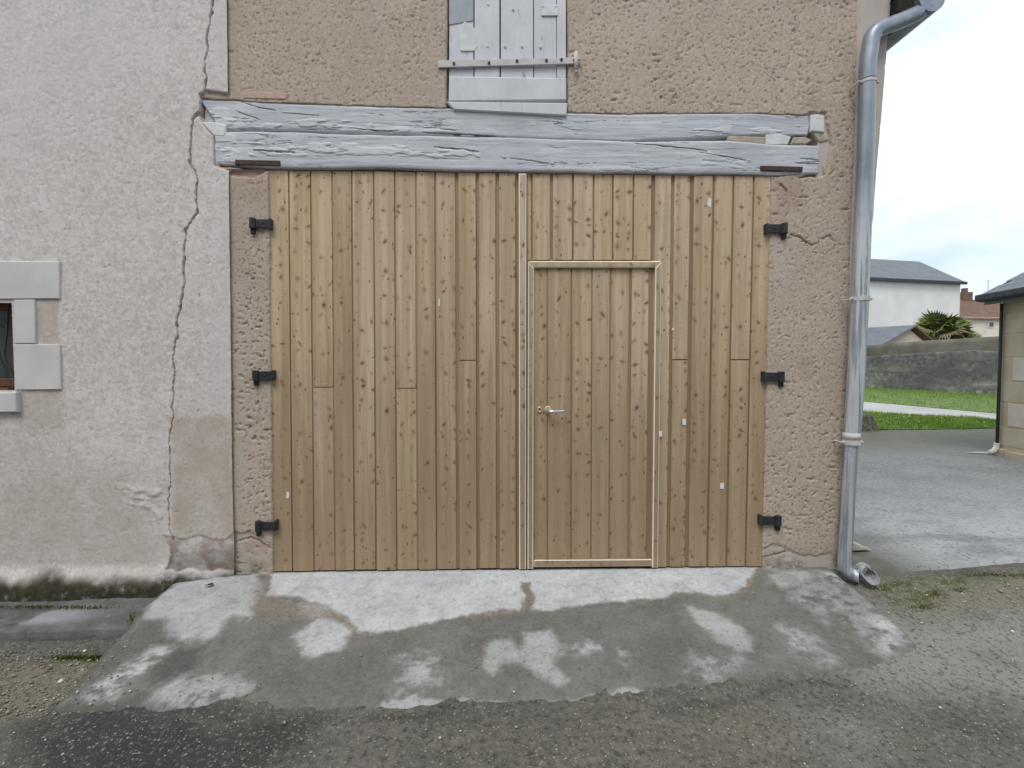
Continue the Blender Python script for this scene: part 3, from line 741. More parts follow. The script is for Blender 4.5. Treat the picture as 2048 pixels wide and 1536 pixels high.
# the foot of the wall swells forward
Yh = Yh - .055 * sstep(zb + .13, zb - .05, Z) * sstep(-1.9, -2.1, X) - .008 * sstep(zb + .1, zb - .02, Z)
# bulged repair right of the window low down
Yh = Yh - .008 * sstep(.5, .7, fbm(X * 12, Z * 16, 3, 97)) * wmask([(240, 975), (325, 975), (325, 1040), (250, 1030)], .03, .03, 8, 98)
opening = (X < W(24, 700, HY).x) & (X > W(24, 700, HY).x - .95) & (Z < W(20, 606, HY).z) & (Z > W(20, 778, HY).z)
hw = grid_obj('wall', X, Yh, Z, M['render'], house, dict(pale=pl, tan=tan, bare=bare, moss=np.clip(moss, 0, 1)), keep=~opening)
x0w = W(27, 700, HY).x
# surround stones, just proud of the render
def stone(pts, name='surround_stone', y0=HY - .012, parent=house, mat='ashlar', bev=.004, back=.15):
    b = MB(); b.slab([tuple(p) for p in WP(pts, y0)][::-1] if False else WP(pts, y0), y0, y0 + back, bev); return b.build(name, M[mat], parent)
p_l = 27 - 300
stone([(-380, 602), (118, 597), (118, 523), (-380, 520)])
stone([(27, 687), (70, 687), (69, 599), (27, 599.5)])
stone([(28, 780), (121, 779), (119, 689), (27.5, 688.5)])
stone([(-300, 828), (32, 824), (31, 785), (-300, 786)], 'window_sill', HY - .035)
stone([(-300, 688), (-262, 688), (-262, 600), (-300, 600)]); stone([(-370, 781), (-262, 781), (-262, 689), (-370, 689)])
win = MB(); a_, b_ = xz(-262, 774, .10), xz(30, 602, .10)
win.box(a_[0], b_[0], .12, .17, a_[1], a_[1] + .055).box(a_[0], b_[0], .12, .17, b_[1] - .06, b_[1]).box(b_[0] - .05, b_[0], .12, .17, a_[1] + .055, b_[1] - .06).box(a_[0], a_[0] + .05, .12, .17, a_[1] + .055, b_[1] - .06)
win = win.build('window', M['brownwood'], house, bevel=.004)
MB().box(a_[0] + .04, b_[0] - .04, .142, .150, a_[1] + .045, b_[1] - .05).build('pane', M['glass'], win)
MB().box(a_[0] + .05, b_[0] - .05, .128, .14, (a_[1] + b_[1]) / 2 + .12, (a_[1] + b_[1]) / 2 + .135).build('glazing_bar', M['brownwood'], win)
MB().box(a_[0] - .02, b_[0] + .01, .02, .13, a_[1] - .045, a_[1] - .004).build('timber_sill', M['brownwood'], win)
for k, px in enumerate((18, -60, -140)):
    MB().tube(smooth_path([W(px, 600, .05), W(px - 4, 660, .05), W(px - 8, 715, .03), W(px + 8, 745, .03), W(px + 14, 765, .05)], 5), .006, 8).build('window_bar', M['black'], win, smooth=True)
MB().box(a_[0] - .3, b_[0] + .3, .5, .52, a_[1] - .3, b_[1] + .3).build('curtain', m_plain('dim_curtain', (.12, .12, .115), (.16, .16, .15), 6), win)
hb = MB(); hb.box(-9, -1.95, 1.0, 7, -.3, 5.4); hb.box(-9, -1.98, .10, 1.0, 2.6, 5.4); hb.build('wall_core', M['render'], house)
hr = MB(); hr.hexa([(-9.3, -.35, 6.0), (-1.85, -.35, 6.0), (-1.85, 3.5, 8.4), (-9.3, 3.5, 8.4), (-9.3, -.35, 6.12), (-1.85, -.35, 6.12), (-1.85, 3.5, 8.52), (-9.3, 3.5, 8.52)])
hr.hexa([(-9.3, 3.5, 8.4), (-1.85, 3.5, 8.4), (-1.85, 7.3, 6.0), (-9.3, 7.3, 6.0), (-9.3, 3.5, 8.52), (-1.85, 3.5, 8.52), (-1.85, 7.3, 6.12), (-9.3, 7.3, 6.12)])
hr.build('roof', M['slate'], house)

# ==================================================================== the barn
barn = thing('barn', (0, 0, 0), 'roughcast barn with wide wooden double doors under a grey timber lintel', 'barn')
DY = .016                                    # front of the door boards
ctop, cbot = W(1776, 60), W(1688, 1120)
def corner_x(z): return cbot.x + (z - cbot.z) * (ctop.x - cbot.x) / (ctop.z - cbot.z)
EAVE_Z = W(1776, -12).z
RIDGE_X = W(1015, 0).x
SL = math.tan(R(38))
bx_ = np.concatenate([np.arange(-2.06, 2.45, .0072), [2.45]])
bz_ = np.concatenate([np.linspace(-.3, -.16, 3), np.arange(-.15, EAVE_Z + .1, .0072), np.linspace(EAVE_Z + .12, EAVE_Z + 2.4 * SL, 24)])
X, Z = np.meshgrid(bx_, bz_)
X = X + (corner_x(Z) - 2.45) * sstep(1.75, 2.45, X)
DOOR = WP([(537, 1150), (537, 337), (900, 337), (1543, 349), (1526, 1150)], DY)
DOOR = WP([(546.5, 1160), (537.5, 330), (1543, 335), (1524.5, 1160)], 0.0)
B_UP = [(398, 197), (520, 205), (700, 212), (893, 217), (1135, 226), (1240, 228), (1400, 228), (1500, 228), (1619, 231)]
B_UPL = [(440, 262), (520, 258), (700, 266), (842, 268), (1010, 274), (1150, 277), (1260, 281), (1455, 272), (1618, 270)]
B_LO = [(427, 264), (520, 262), (700, 269), (842, 271), (1010, 275), (1150, 279), (1260, 283), (1455, 281), (1540, 288), (1640, 291)]
B_LOL = [(430, 327), (540, 335), (600, 336), (760, 335), (900, 340), (1050, 342), (1200, 344), (1400, 347), (1545, 349), (1640, 346)]
LINT = B_UP + [(1618, 262), (1645, 292), (1643, 344)] + [(1543, 352), (540, 342), (440, 332), (428, 262), (400, 236)]
sdd = poly_sd(X + .004 * (fbm(X * 30, Z * 30, 3, 101) - .5), Z, DOOR)
sdl = poly_sd(X + .012 * (fbm(X * 24, Z * 24, 3, 102) - .5), Z + .016 * (fbm(X * 16, Z * 16, 4, 103) - .5), WP(LINT))
SHUT = [(893, 230), (896, -200), (1134, -200), (1136, 234)]
sds = poly_sd(X + .008 * (fbm(X * 20, Z * 20, 3, 104) - .5), Z, WP(SHUT))
coarse = sstep(.45, .6, fbm(X * 1.3, Z * 1.3, 3, 105))
rough_amp = 1 + .7 * sstep(W(560, 400).x, W(470, 400).x, X) * sstep(2.4, 1.9, Z)
smoothc = np.clip(sstep(.0, -.45, Z - .35) * .9 + .75 * sstep(W(505, 600).x, W(470, 600).x, X) + .5 * sstep(.55, .7, fbm(X * 1.1, Z * 1.1, 3, 106)), 0, 1)
pn = vn(X * 74 + 3 * vn(X * 20, Z * 20, 111), Z * 92 + 2 * vn(X * 31, Z * 31, 112), 107)
pn2 = vn(X * 34 + 2 * vn(X * 15, Z * 15, 113), Z * 52, 108)
rel = (.0016 * (fbm(X * 60, Z * 66, 3, 109, .7) - .5) - .0070 * sstep(.82, .92, pn) - .009 * sstep(.86, .95, pn2) * coarse) * rough_amp * (1 - .55 * smoothc)
rel = rel + .014 * (fbm(X * 1.4, Z * 1.4, 3, 110) - .5)
Yb = -rel
def bmask(pts, wob, soft, sc, seed):
    x = X + wob * 2 * (fbm(X * sc, Z * sc, 4, seed) - .5); z = Z + wob * 2 * (fbm(X * sc, Z * sc, 4, seed + 50) - .5)
    return sstep(soft, -soft, poly_sd(x, z, WP(pts)))
def bline(pts, w, depth, seed):
    global Yb
    dd, pp = seg_dist(X + .014 * (fbm(X * 25, Z * 25, 2, seed) - .5), Z + .014 * (fbm(X * 25, Z * 25, 2, seed + 9) - .5), WP(pts))
    w_ = w * np.sin(np.clip(pp, .03, .97) * math.pi) ** .5
    Yb = Yb + depth * sstep(w_, w_ * .3, dd)
# ragged recesses in the render
loss = np.maximum.reduce([bmask([(455, 340), (500, 338), (535, 342), (510, 356), (480, 352), (460, 350)], .012, .006, 25, 121),
                          bmask([(1618, 225), (1652, 226), (1662, 290), (1650, 350), (1600, 356), (1615, 345), (1640, 340), (1640, 290), (1600, 285), (1600, 262), (1618, 262)], .01, .006, 25, 122)])
Yb = Yb + .022 * loss
sp2 = bmask([(455, 1065), (500, 1062), (520, 1085), (540, 1090), (545, 1150), (440, 1150)], .02, .008, 16, 123)
sp3 = bmask([(1524, 1100), (1560, 1085), (1600, 1110), (1660, 1110), (1680, 1150), (1520, 1150)], .03, .01, 14, 124)
Yb = Yb + .010 * sp2 + .008 * sp3 + .006 * (sp2 + sp3) * (fbm(X * 14, Z * 14, 4, 125) - .5)
bline([(1575, 468), (1600, 472), (1615, 485)], .006, .02, 126); bline([(1640, 478), (1660, 470), (1668, 482)], .005, .018, 127)
bline([(1560, 365), (1575, 385)], .006, .02, 128); bline([(1600, 480), (1625, 490), (1640, 485)], .005, .015, 129)
bline([(470, 1085), (500, 1075), (530, 1090)], .006, .014, 130); bline([(1520, 1118), (1570, 1105), (1610, 1115)], .006, .014, 131)
inside = np.minimum(np.minimum(sdd, sdl), sds)
Yb = Yb + .14 * sstep(.004, -.006, sdd) + .055 * sstep(.005, -.008, sdl) * (sdd > 0) + .07 * sstep(.004, -.008, sds) * (sdl > 0) * (sdd > 0)
bare = np.maximum.reduce([.7 * loss, .75 * sp2 * sstep(.45, .65, fbm(X * 7, Z * 7, 3, 133)), .55 * sp3 * sstep(.45, .65, fbm(X * 7, Z * 7, 3, 134)),
                          .5 * bmask([(1545, 355), (1610, 360), (1600, 430), (1545, 430)], .08, .06, 7, 135), .25 * bmask([(480, 345), (537, 345), (537, 420), (490, 400)], .06, .06, 8, 136)])
pl = np.maximum.reduce([.55 * sp3, .4 * sp2, .9 * bmask([(1600, 200 + 26), (1650, 226), (1655, 268), (1630, 262)], .006, .006, 25, 137),
                        .8 * bmask([(750, 24), (765, 24), (765, 38), (752, 38)], .004, .004, 30, 138), .35 * bmask([(1545, 470), (1580, 480), (1580, 560), (1545, 560)], .05, .05, 8, 139),
                        .35 * bmask([(460, 560), (490, 560), (500, 1000), (465, 1000)], .04, .05, 7, 140)])
moss = np.clip(sstep(.16, -.02, Z + .10 * (fbm(X * 5, Z * 5, 4, 141) - .5)) * .8 + .9 * sstep(EAVE_Z - .10, EAVE_Z + .05, Z) * (X > 1.5), 0, 1)
topok = Z <= EAVE_Z + .02 + np.clip(np.minimum(corner_x(EAVE_Z) - X, X - (2 * RIDGE_X - corner_x(EAVE_Z))), 0, None) * SL + .06
deep = (sdd > -.05) & (sds > -.05) | (Z < -.4)
grid_obj('wall', X, Yb, Z, M['roughcast'], barn, dict(smooth_coat=smoothc, bare=np.clip(bare, 0, 1), pale=pl, moss=moss), keep=topok & deep)
# smooth corner band
cz = np.arange(-.12, EAVE_Z + .08, .03); cu = np.linspace(0, 1, 12)
U, Zc = np.meshgrid(cu, cz)
lx = np.interp(Zc, [W(1672, 1130).z, W(1692, 800).z, W(1712, 0).z], [W(1676, 1130).x, W(1693, 800).x, W(1712, 0).x])
Xc = lx + (corner_x(Zc) + .006 - lx) * U + .006 * (fbm(Zc * 3, U * 2, 3, 151) - .5)
Yc = -.016 + .006 * (fbm(Xc * 12, Zc * 12, 3, 152) - .5) + np.where(U < .04, .03, 0) + .03 * sstep(.9, 1.0, U) ** 2
grid_obj('corner_band', Xc, Yc, Zc, M['smooth'], barn)
# side wall, back, inner core
XB, YB = 2.0, 7.0
sw = MB()
sw.hexa([(corner_x(-.3), .012, -.3), (corner_x(-.3), YB, -.3), (corner_x(EAVE_Z), YB, EAVE_Z), (corner_x(EAVE_Z), .012, EAVE_Z),
         (corner_x(-.3) - .4, .012, -.3), (corner_x(-.3) - .4, YB, -.3), (corner_x(EAVE_Z) - .4, YB, EAVE_Z), (corner_x(EAVE_Z) - .4, .012, EAVE_Z)])
sw.build('side_wall', M['smooth'], barn)
bw = MB(); bw.slab([(-1.94, -.3), (1.95, -.3), (2.3, EAVE_Z), (RIDGE_X, EAVE_Z + 2.2 * SL), (-1.94, EAVE_Z)], YB - .4, YB - .01); bw.build('back_wall', M['smooth'], barn)
MB().box(-1.98, -1.945, .12, 1.0, -.3, EAVE_Z - .02).build('party_wall', M['smooth'], barn)
MB().box(-1.9, 1.9, .9, .94, -.3, EAVE_Z).build('inner_wall', M['dark'], barn)
# roof with its verge just over the top of the picture, mossy at the front
ex = corner_x(EAVE_Z) + .16; rz = EAVE_Z + (ex - RIDGE_X - .16) * SL
def roof_side(x_e, sgn):
    b = MB(); z_e = EAVE_Z - .16 * SL + .06; th = .09
    b.hexa([(RIDGE_X, -.08, rz + .03), (x_e, -.08, z_e), (x_e, -.08, z_e + th), (RIDGE_X, -.08, rz + .03 + th), (RIDGE_X, YB, rz + .03), (x_e, YB, z_e), (x_e, YB, z_e + th), (RIDGE_X, YB, rz + .03 + th)])
    return b
roof = roof_side(ex, 1).build('roof', M['post'], barn)
roof_side(2 * RIDGE_X - ex, -1).build('roof_slope', M['post'], roof)
bb = MB(); bb.box(corner_x(EAVE_Z) - .0, ex - .01, -.06, YB - .1, EAVE_Z - .15, EAVE_Z - .06); bb.build('eave_board', M['dark'], roof)

# ------------------------------------------------------------------ timber lintel: two rough beams
def beam(name, top, bot, y0, seed, ends, cracks, flakes, parent=barn, rnd=.010):
    top = WP(top, y0); bot = WP(bot, y0)
    xs0 = max(top[0][0], bot[0][0]); 
    u = np.linspace(0, 1, 620); v = np.concatenate([[0, 0.0005], np.linspace(.02, .98, 60), [.9995, 1]])
    U, V = np.meshgrid(u, v)
    def rs(pl_, U_):
        px_ = np.array([p[0] for p in pl_]); pz_ = np.array([p[1] for p in pl_])
        xx = px_[0] + (px_[-1] - px_[0]) * U_
        return xx, np.interp(xx, px_, pz_)
    xt, zt = rs(top, U); xb, zb_ = rs(bot, U)
    zt = zt + .010 * (fbm(xt * 5, xt * 0, 3, seed) - .5); zb_ = zb_ + .010 * (fbm(xb * 5, xb * 0, 3, seed + 1) - .5)
    Xg = xt + (xb - xt) * V; Zg = zt + (zb_ - zt) * V
    # ragged ends
    Xg = Xg + .03 * (fbm(Zg * 22, Zg * 0, 3, seed + 2) - .5) * (sstep(.03, 0, U) + sstep(.97, 1, U))
    swirl = .25 * (fbm(Xg * 1.6, Zg * 6, 3, seed + 3) - .5)
    g = fbm(Xg * 2.0, (Zg + swirl * .25) * 34, 4, seed + 4)
    sl = fbm(Xg * 2.6 + Zg * 5, Zg * 16, 3, seed + 5)
    Yg = y0 - .005 * (g - .5) - .012 * (fbm(Xg * 1.2, Zg * 4, 3, seed + 6) - .5)
    bare = np.zeros(Xg.shape); flake = np.zeros(Xg.shape)
    checks = sstep(.022, .006, np.abs(g - .47)) * sstep(.58, .72, sl)
    Yg = Yg + .006 * checks; bare = np.maximum(bare, .12 * checks)
    for pts, w, dep in cracks:
        w = w * .75
        dd, pp = seg_dist(Xg + .02 * (fbm(Xg * 18, Zg * 30, 2, seed + 7) - .5), Zg + .008 * (fbm(Xg * 22, Zg * 30, 3, seed + 8) - .5), WP(pts, y0))
        w_ = w * (.45 + 1.1 * fbm(Xg * 12, Zg * 0, 2, seed + 12)) * np.sin(np.clip(pp, .02, .98) * math.pi) ** .4
        m_ = sstep(w_, w_ * .3, dd); Yg = Yg + dep * m_; bare = np.maximum(bare, m_)
    for pts, amt in flakes:
        x = Xg + .03 * (fbm(Xg * 11, Zg * 20, 4, seed + 9) - .5); z = Zg + .03 * (fbm(Xg * 11, Zg * 26, 4, seed + 10) - .5)
        m_ = sstep(.006, -.006, poly_sd(x, z, WP(pts, y0))) * sstep(.42, .52, fbm(Xg * 10, Zg * 34, 4, seed + 11)) * amt
        Yg = Yg - .005 * m_; flake = np.maximum(flake, m_)
    gen = sstep(.68, .74, fbm(Xg * 9, Zg * 24, 5, seed + 13, .6)) * .45
    Yg = Yg - .003 * gen; flake = np.maximum(flake, gen)
    # rounded arrises, then the returns into the wall
    rim = np.clip(1 - np.minimum(V, 1 - V) / .10, 0, 1); Yg = Yg + rnd * .5 * rim ** 2.5
    Yg[0, :] = y0 + .12; Yg[-1, :] = y0 + .12; Yg[:, 0] += .05; Yg[:, -1] += .05
    return grid_obj(name, Xg, Yg, Zg, M['beam'], parent, dict(flake=flake, bare=np.clip(bare, 0, 1)))
beam('lintel_beam', B_UP, B_UPL, .004, 200, None,
     [([(480, 204), (520, 215), (555, 222)], .004, .012), ([(470, 222), (520, 240)], .004, .010), ([(560, 225), (640, 232)], .003, .008), ([(700, 256), (760, 262), (800, 262)], .005, .02), ([(845, 265), (930, 268), (1010, 273)], .006, .03)],
     [([(400, 205), (450, 210), (470, 250), (440, 262), (402, 240)], .9), ([(450, 240), (700, 240), (900, 255), (900, 266), (450, 262)], .9), ([(1380, 258), (1460, 255), (1460, 272), (1380, 272)], .8), ([(1500, 255), (1600, 250), (1600, 268), (1500, 268)], .8)])
beam('lintel_beam', B_LO, B_LOL, -.008, 240, None,
     [([(505, 300), (540, 302), (590, 305)], .008, .03), ([(866, 293), (890, 296), (925, 298)], .007, .03), ([(925, 298), (955, 304)], .004, .015), ([(1270, 287), (1330, 292), (1420, 302)], .004, .015), ([(1110, 330), (1040, 318), (1000, 316)], .003, .01), ([(1400, 305), (1450, 312), (1500, 322)], .004, .012), ([(1600, 315), (1640, 320)], .004, .02), ([(1590, 325), (1640, 328)], .004, .02)],
     [([(430, 270), (470, 270), (480, 325), (432, 325)], .8), ([(500, 285), (800, 290), (960, 305), (960, 315), (700, 310), (500, 312)], 1.0), ([(1400, 300), (1500, 315), (1500, 335), (1400, 330)], .6)])
# packing, plaster and rubble round the beam ends
def chip(name, pts, mat, y0=-.004, back=.05, bev=.006, parent=barn): return MB().slab(WP(pts, y0), y0, y0 + back, bev).build(name, M[mat], parent)
chip('plaster_patch', [(402, 244), (428, 272), (450, 272), (452, 250), (430, 244)], 'plaster', -.012)
chip('plaster_patch', [(1622, 262), (1650, 265), (1649, 231), (1640, 228), (1622, 229)], 'plaster', -.006)
chip('plaster_patch', [(1532, 290), (1576, 290), (1583, 273), (1560, 267), (1532, 269)], 'plaster', -.002)
chip('packing_strip', [(1454, 282), (1531, 288), (1531, 273), (1456, 271)], 'rubble', .002)
chip('packing_stone', [(1583, 287), (1612, 288), (1625, 280), (1612, 273), (1588, 274)], 'rubble', .006)
chip('packing_stone', [(1624, 262), (1640, 285), (1658, 280), (1656, 270), (1640, 263)], 'rubble', .004)
chip('packing_stone', [(1648, 350), (1656, 346), (1652, 332), (1646, 330)], 'rubble', .0)
chip('brick', [(487, 196), (572, 198), (577, 187), (520, 183), (486, 185)], 'tile', -.004, .06, .003)
chip('brick', [(490, 182), (550, 184), (570, 178), (555, 168), (520, 178)], 'tile', .004, .06, .004)
chip('iron_plate', [(470, 329), (560, 331), (560, 321), (470, 319)], 'rust', -.016, .03, .002)
chip('iron_plate', [(1522, 340), (1605, 343), (1606, 333), (1522, 331)], 'rust', -.016, .03, .002)
# dark packing board in the joint under the lower beam
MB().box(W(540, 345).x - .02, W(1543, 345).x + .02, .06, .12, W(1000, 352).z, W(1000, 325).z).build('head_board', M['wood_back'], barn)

# ------------------------------------------------------------------ hayloft shutter
sh = MB()
SY = .006
top = -160
sh.slab(WP([(898, 204), (1132, 204), (1132, top), (898, top)], SY + .05), SY + .034, SY + .055, 0)
sh = sh.build('hayloft_shutter', M['dark'], barn)
cuts = [(898, 947), (949, 999), (1001.5, 1066.5), (1068, 1113), (1114, 1132)]
for i, (a, b) in enumerate(cuts):
    dy = [0, -.004, .0, .003, -.002][i]
    b0 = 158 + random.uniform(-2, 4)
    MB().slab(WP([(a, b0), (b, b0 + random.uniform(-1, 1)), (b - .2, top), (a + (2 if i == 0 else .2), top)], SY + dy), SY + dy, SY + .033, .003).build('board', M['shutter'], sh)
MB().slab(WP([(897, 203), (1133, 200.5), (1133, 155), (898, 152)], SY - .014), SY - .014, SY + .030, .008).build('bottom_board', M['shutter'], sh)
MB().slab(WP([(876, 135), (1148, 127.5), (1148, 114.5), (876, 121)], SY - .020), SY - .022, SY - .013, .002).build('strap_hinge', M['strap'], sh)
for px, py in ((908, 127), (978, 126), (1034, 122), (1093, 121), (1123, 119)):
    p = W(px, py, SY - .024); MB().tube([p + Vector((0, .004, 0)), p - Vector((0, .004, 0))], .009, 10).build('rivet', M['rust'], sh)
MB().tube([W(1152, 104, SY - .026), W(1152, 140, SY - .026)], .012, 12).tube([W(1146, 118, SY - .026), W(1160, 119, SY - .02)], .008, 10).tube([W(1152, 140, SY - .026), W(1152, 146, SY - .026)], .009, 10).build('hinge_pin', M['strap'], sh, smooth=True)
MB().slab(WP([(921, 101), (948, 101), (955, 92), (953, 58), (944, 52), (930, 42), (918, 52), (917, 78)], SY - .01), SY - .007, SY + .0, .002).build('tin_patch', M['plaster'], sh)
MB().slab(WP([(1083, 30), (1117, 30), (1118, 10), (1084, 9)], SY - .01), SY - .006, SY + .0, .002).build('tin_patch', M['plaster'], sh)
MB().slab(WP([(898, 48), (946, 40), (946, top), (898, top)], SY - .01), SY - .005, SY - .0005, .001).build('sheet_patch', m_plain('blue_grey_sheet', (.30, .335, .385), (.38, .41, .455), 12, .6, .3, .3, 60, .002), sh)
for px, py in ((976, 8), (975, 92), (1010, 92), (1044, 92), (1081, 93), (1026, 18), (1113, 12), (1086, 12)):
    p = W(px, py, SY - .004); MB().tube([p + Vector((0, .004, 0)), p - Vector((0, .005, 0))], .0075, 8).build('nail', M['plaster'], sh)
sill = MB(); s0 = WP([(908, 219), (1133, 231), (1135, 205), (893, 203)], -.012); sill.slab(s0, -.012, .05, .006); sill.build('shutter_sill', M['shutter'], barn)

# ------------------------------------------------------------------ double doors
def board_line(px_top, leaf):
    if leaf == 0: t = (px_top - 537.5) / (1037 - 537.5); pb = 546 + t * (1038 - 546)
    else: t = (px_top - 1053) / (1542 - 1053); pb = 1056 + t * (1524 - 1056)
    return pb
def yrow(px, kind):
    return {'top': 340 + (px - 538) * 12 / 1004, 'bot': 1142 - (px - 546) * 9.5 / 978}[kind]
def plank(parent, a, b, leaf, y0, ya=None, yb=None, bev=.004, mat='wood', back=.018, jit=0.0, tilt=0.0):
    ta = ya if ya is not None else None
    def pt(px, py_kind, py):
        # px is the place at the head of the door; slide it to its row
        pb = board_line(px, leaf); yt, yb_ = yrow(px, 'top'), yrow(pb, 'bot')
        yy = yt if py_kind == 'top' else yb_ if py_kind == 'bot' else py
        f = (yy - yt) / (yb_ - yt)
        return W(px + (pb - px) * f, yy, y0)
    kb = ('bot', 0) if yb is None else ('row', yb); kt = ('top', 0) if ya is None else ('row', ya)
    ps = [pt(a, *kb), pt(b, *kb), pt(b, *kt), pt(a, *kt)]
    q = [(p.x, p.z) for p in ps]
    q[0] = (q[0][0], q[0][1] + jit); q[1] = (q[1][0], q[1][1] + jit)
    m_ = MB().slab(q, y0, y0 + back, bev)
    xl, xr = min(p[0] for p in q), max(p[0] for p in q)
    m_.v = [(v[0], v[1] + tilt * (v[0] - xl) / (xr - xl), v[2]) for v in m_.v]
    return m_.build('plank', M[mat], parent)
def leaf_back(name, a, b, leaf, y, ya=None, yb=None, label=None):
    pb_a, pb_b = board_line(a, leaf), board_line(b, leaf)
    ya = ya if ya is not None else 346
    q = WP([(pb_a, yb or yrow(pb_a, 'bot') - 2), (pb_b, yb or yrow(pb_b, 'bot') - 2), (b, ya), (a, ya)], y)
    o = MB().slab(q, y, y + .04, 0).build(name, M['wood_back'], barn)
    if label: o['label'] = label
    return o
LB = DY + .0125
left = leaf_back('door_leaf', 540, 1046, 0, LB, label='left door leaf of full height spruce planks')
Ls = [(537.5, 575.5), (578.5, 619.5), (622.5, 662.5), (665.5, 701.5), (705, 745.5), (748.8, 787.5), (790.8, 830), (833.6, 868.5), (871.7, 910), (917, 951), (957.5, 991), (998, 1031)]
joints = {2: 774, 6: 776, 9: 720}
for i, (a, b) in enumerate(Ls):
    y0 = DY + [0, .002, .004, .001, .003, 0, .004, 0, .001, -.002, -.002, -.003][i]
    tl = .003 if i < 9 else 0.0
    if i in joints:
        plank(left, a, b, 0, y0 + .003, joints[i] + 1.6, None, bev=.002, tilt=tl); plank(left, a, b, 0, y0, None, joints[i], bev=.002, tilt=tl)
    else: plank(left, a, b, 0, y0, bev=.002 if i < 9 else .004, jit=random.uniform(-.004, .004), tilt=tl)
right = leaf_back('door_leaf', 1047, 1540, 1, LB, label='right door leaf of spruce planks around the wicket door')
Rs_up = [(1065, 1100), (1106, 1144.5), (1148, 1186), (1189, 1225), (1228, 1266), (1269, 1303)]
for i, (a, b) in enumerate(Rs_up): plank(right, a, b, 1, DY + random.uniform(-.002, .002), None, 520.5)
plank(right, 1054, 1062, 1, DY + .008, None, 520.5)
Rs = [(1311, 1343), (1349.5, 1381), (1389, 1426), (1430, 1466), (1469.5, 1506.5), (1510, 1542)]
jr = {1: 719, 4: 719}
for i, (a, b) in enumerate(Rs):
    y0 = DY + random.uniform(-.003, .002)
    if i in jr: plank(right, a, b, 1, y0 + .003, jr[i] + 1.6); plank(right, a, b, 1, y0, None, jr[i])
    else: plank(right, a, b, 1, y0, jit=random.uniform(-.003, .003))
def strip(parent, pts, y0, back=.03, name='frame_strip', bev=.0065):
    o = MB().slab(WP(pts, y0), y0, y0 + back, bev, 0, 1).build(name, [M['trim'], M['arris']], parent); return o
strip(right, [(1038.5, 1139), (1052, 1139), (1053, 346.5), (1037.5, 346.5)], DY - .022, .04, 'meeting_batten')
# wicket door
wick = MB().slab(WP([(1066, 1122), (1306, 1120), (1312, 530), (1066, 530)], DY + .026), DY + .026, DY + .05, 0).build('wicket_door', M['wood_back'], barn)
wick['label'] = 'small wicket door set in the right leaf'
Wk = [(1062, 1093.5), (1095, 1142), (1144.5, 1184), (1186, 1221), (1223, 1260), (1266, 1300), (1302, 1315)]
for i, (a, b) in enumerate(Wk):
    y0 = DY + [.008, .004, .007, .004, .010, .006, .014][i]
    plank(wick, a, b, 1, y0, 531, 1120)
FY = DY - .018
strip(wick, [(1055, 1138.5), (1066.5, 1138.5), (1068, 535.5), (1056, 522.5)], FY)
strip(wick, [(1304.5, 1136), (1316.5, 1136), (1323.5, 522.5), (1311, 535.5)], FY)
strip(wick, [(1069, 535), (1310.5, 535), (1323, 522), (1056.5, 522)], FY)
strip(wick, [(1067.5, 1134.5), (1303.5, 1132.5), (1303.5, 1119), (1067.5, 1120.5)], FY + .006, .03, 'bottom_rail', .004)
# lock furniture
HYp = DY + .006
k = W(1079, 819, HYp - .004)
ring = MB(); n = 18
for rr, zz in ((.0125, 0), ):
    vs_ = []; fs = []
    for i in range(n):
        a = 2 * math.pi * i / n
        for r_, y_ in ((.017, .002), (.0155, -.005), (.0085, -.005), (.0075, .004)):
            vs_.append((k.x + r_ * math.cos(a) * .9, k.y + y_, k.z + r_ * math.sin(a) * 1.25))
    for i in range(n):
        j = (i + 1) % n
        for q in range(3): fs.append((i * 4 + q, i * 4 + q + 1, j * 4 + q + 1, j * 4 + q))
    ring.add(vs_, fs)
ring.build('keyhole_plate', M['brass'], wick, smooth=True)
MB().tube([k + Vector((0, .003, 0)), k + Vector((0, -.001, 0))], .0085, 12).build('lock_cylinder', M['rust'], wick)
h0 = W(1096, 819, HYp)
MB().tube([h0 + Vector((0, .003, 0)), h0 + Vector((0, -.006, 0)), h0 + Vector((0, -.009, 0))], [.024, .024, .021], 24).build('handle_rose', M['brass'], wick, smooth=False)
hp = [h0 + Vector((0, -.008, -.004)), h0 + Vector((0, -.035, -.006)), h0 + Vector((.004, -.052, -.007)), h0 + Vector((.018, -.06, -.008)), h0 + Vector((.05, -.061, -.009)), h0 + Vector((.08, -.060, -.008)), h0 + Vector((.104, -.058, -.005))]
sp_ = smooth_path(hp, 5)
MB().tube(sp_, [.0095] * (len(sp_) - 2) + [.008, .005], 14).build('door_handle', M['chrome'], wick, smooth=True)
# scraps and paint drops left on the boards
def scrap(parent, pts, y0, mat='paper'): MB().slab(WP(pts, y0), y0, y0 + .003, 0).build('paper_scrap', M[mat], parent)
scrap(left, [(572, 996), (577, 997), (579, 990), (577, 983), (573, 984)], DY - .002)
scrap(left, [(876, 612), (879, 613), (880, 598), (877, 597)], DY - .002)
scrap(right, [(1414, 410), (1422, 415), (1423, 397), (1418, 396)], DY - .004)
scrap(right, [(1365, 850), (1372, 850), (1372, 838), (1365, 838)], DY - .004)
scrap(right, [(1440, 978), (1448, 978), (1448, 966), (1441, 966)], DY - .004)
scrap(right, [(1344, 661), (1348, 661), (1348, 656), (1344, 656)], DY - .004)
scrap(wick, [(1318, 873), (1324, 873), (1324, 862), (1318, 862)], FY - .002)
# near-black strip painted in as the shadow behind the foot of the doors
MB().box(W(546, 1141, .06).x, W(1524, 1133, .06).x, .07, .12, -.10, .06).build('threshold_shade', M['dark'], barn)

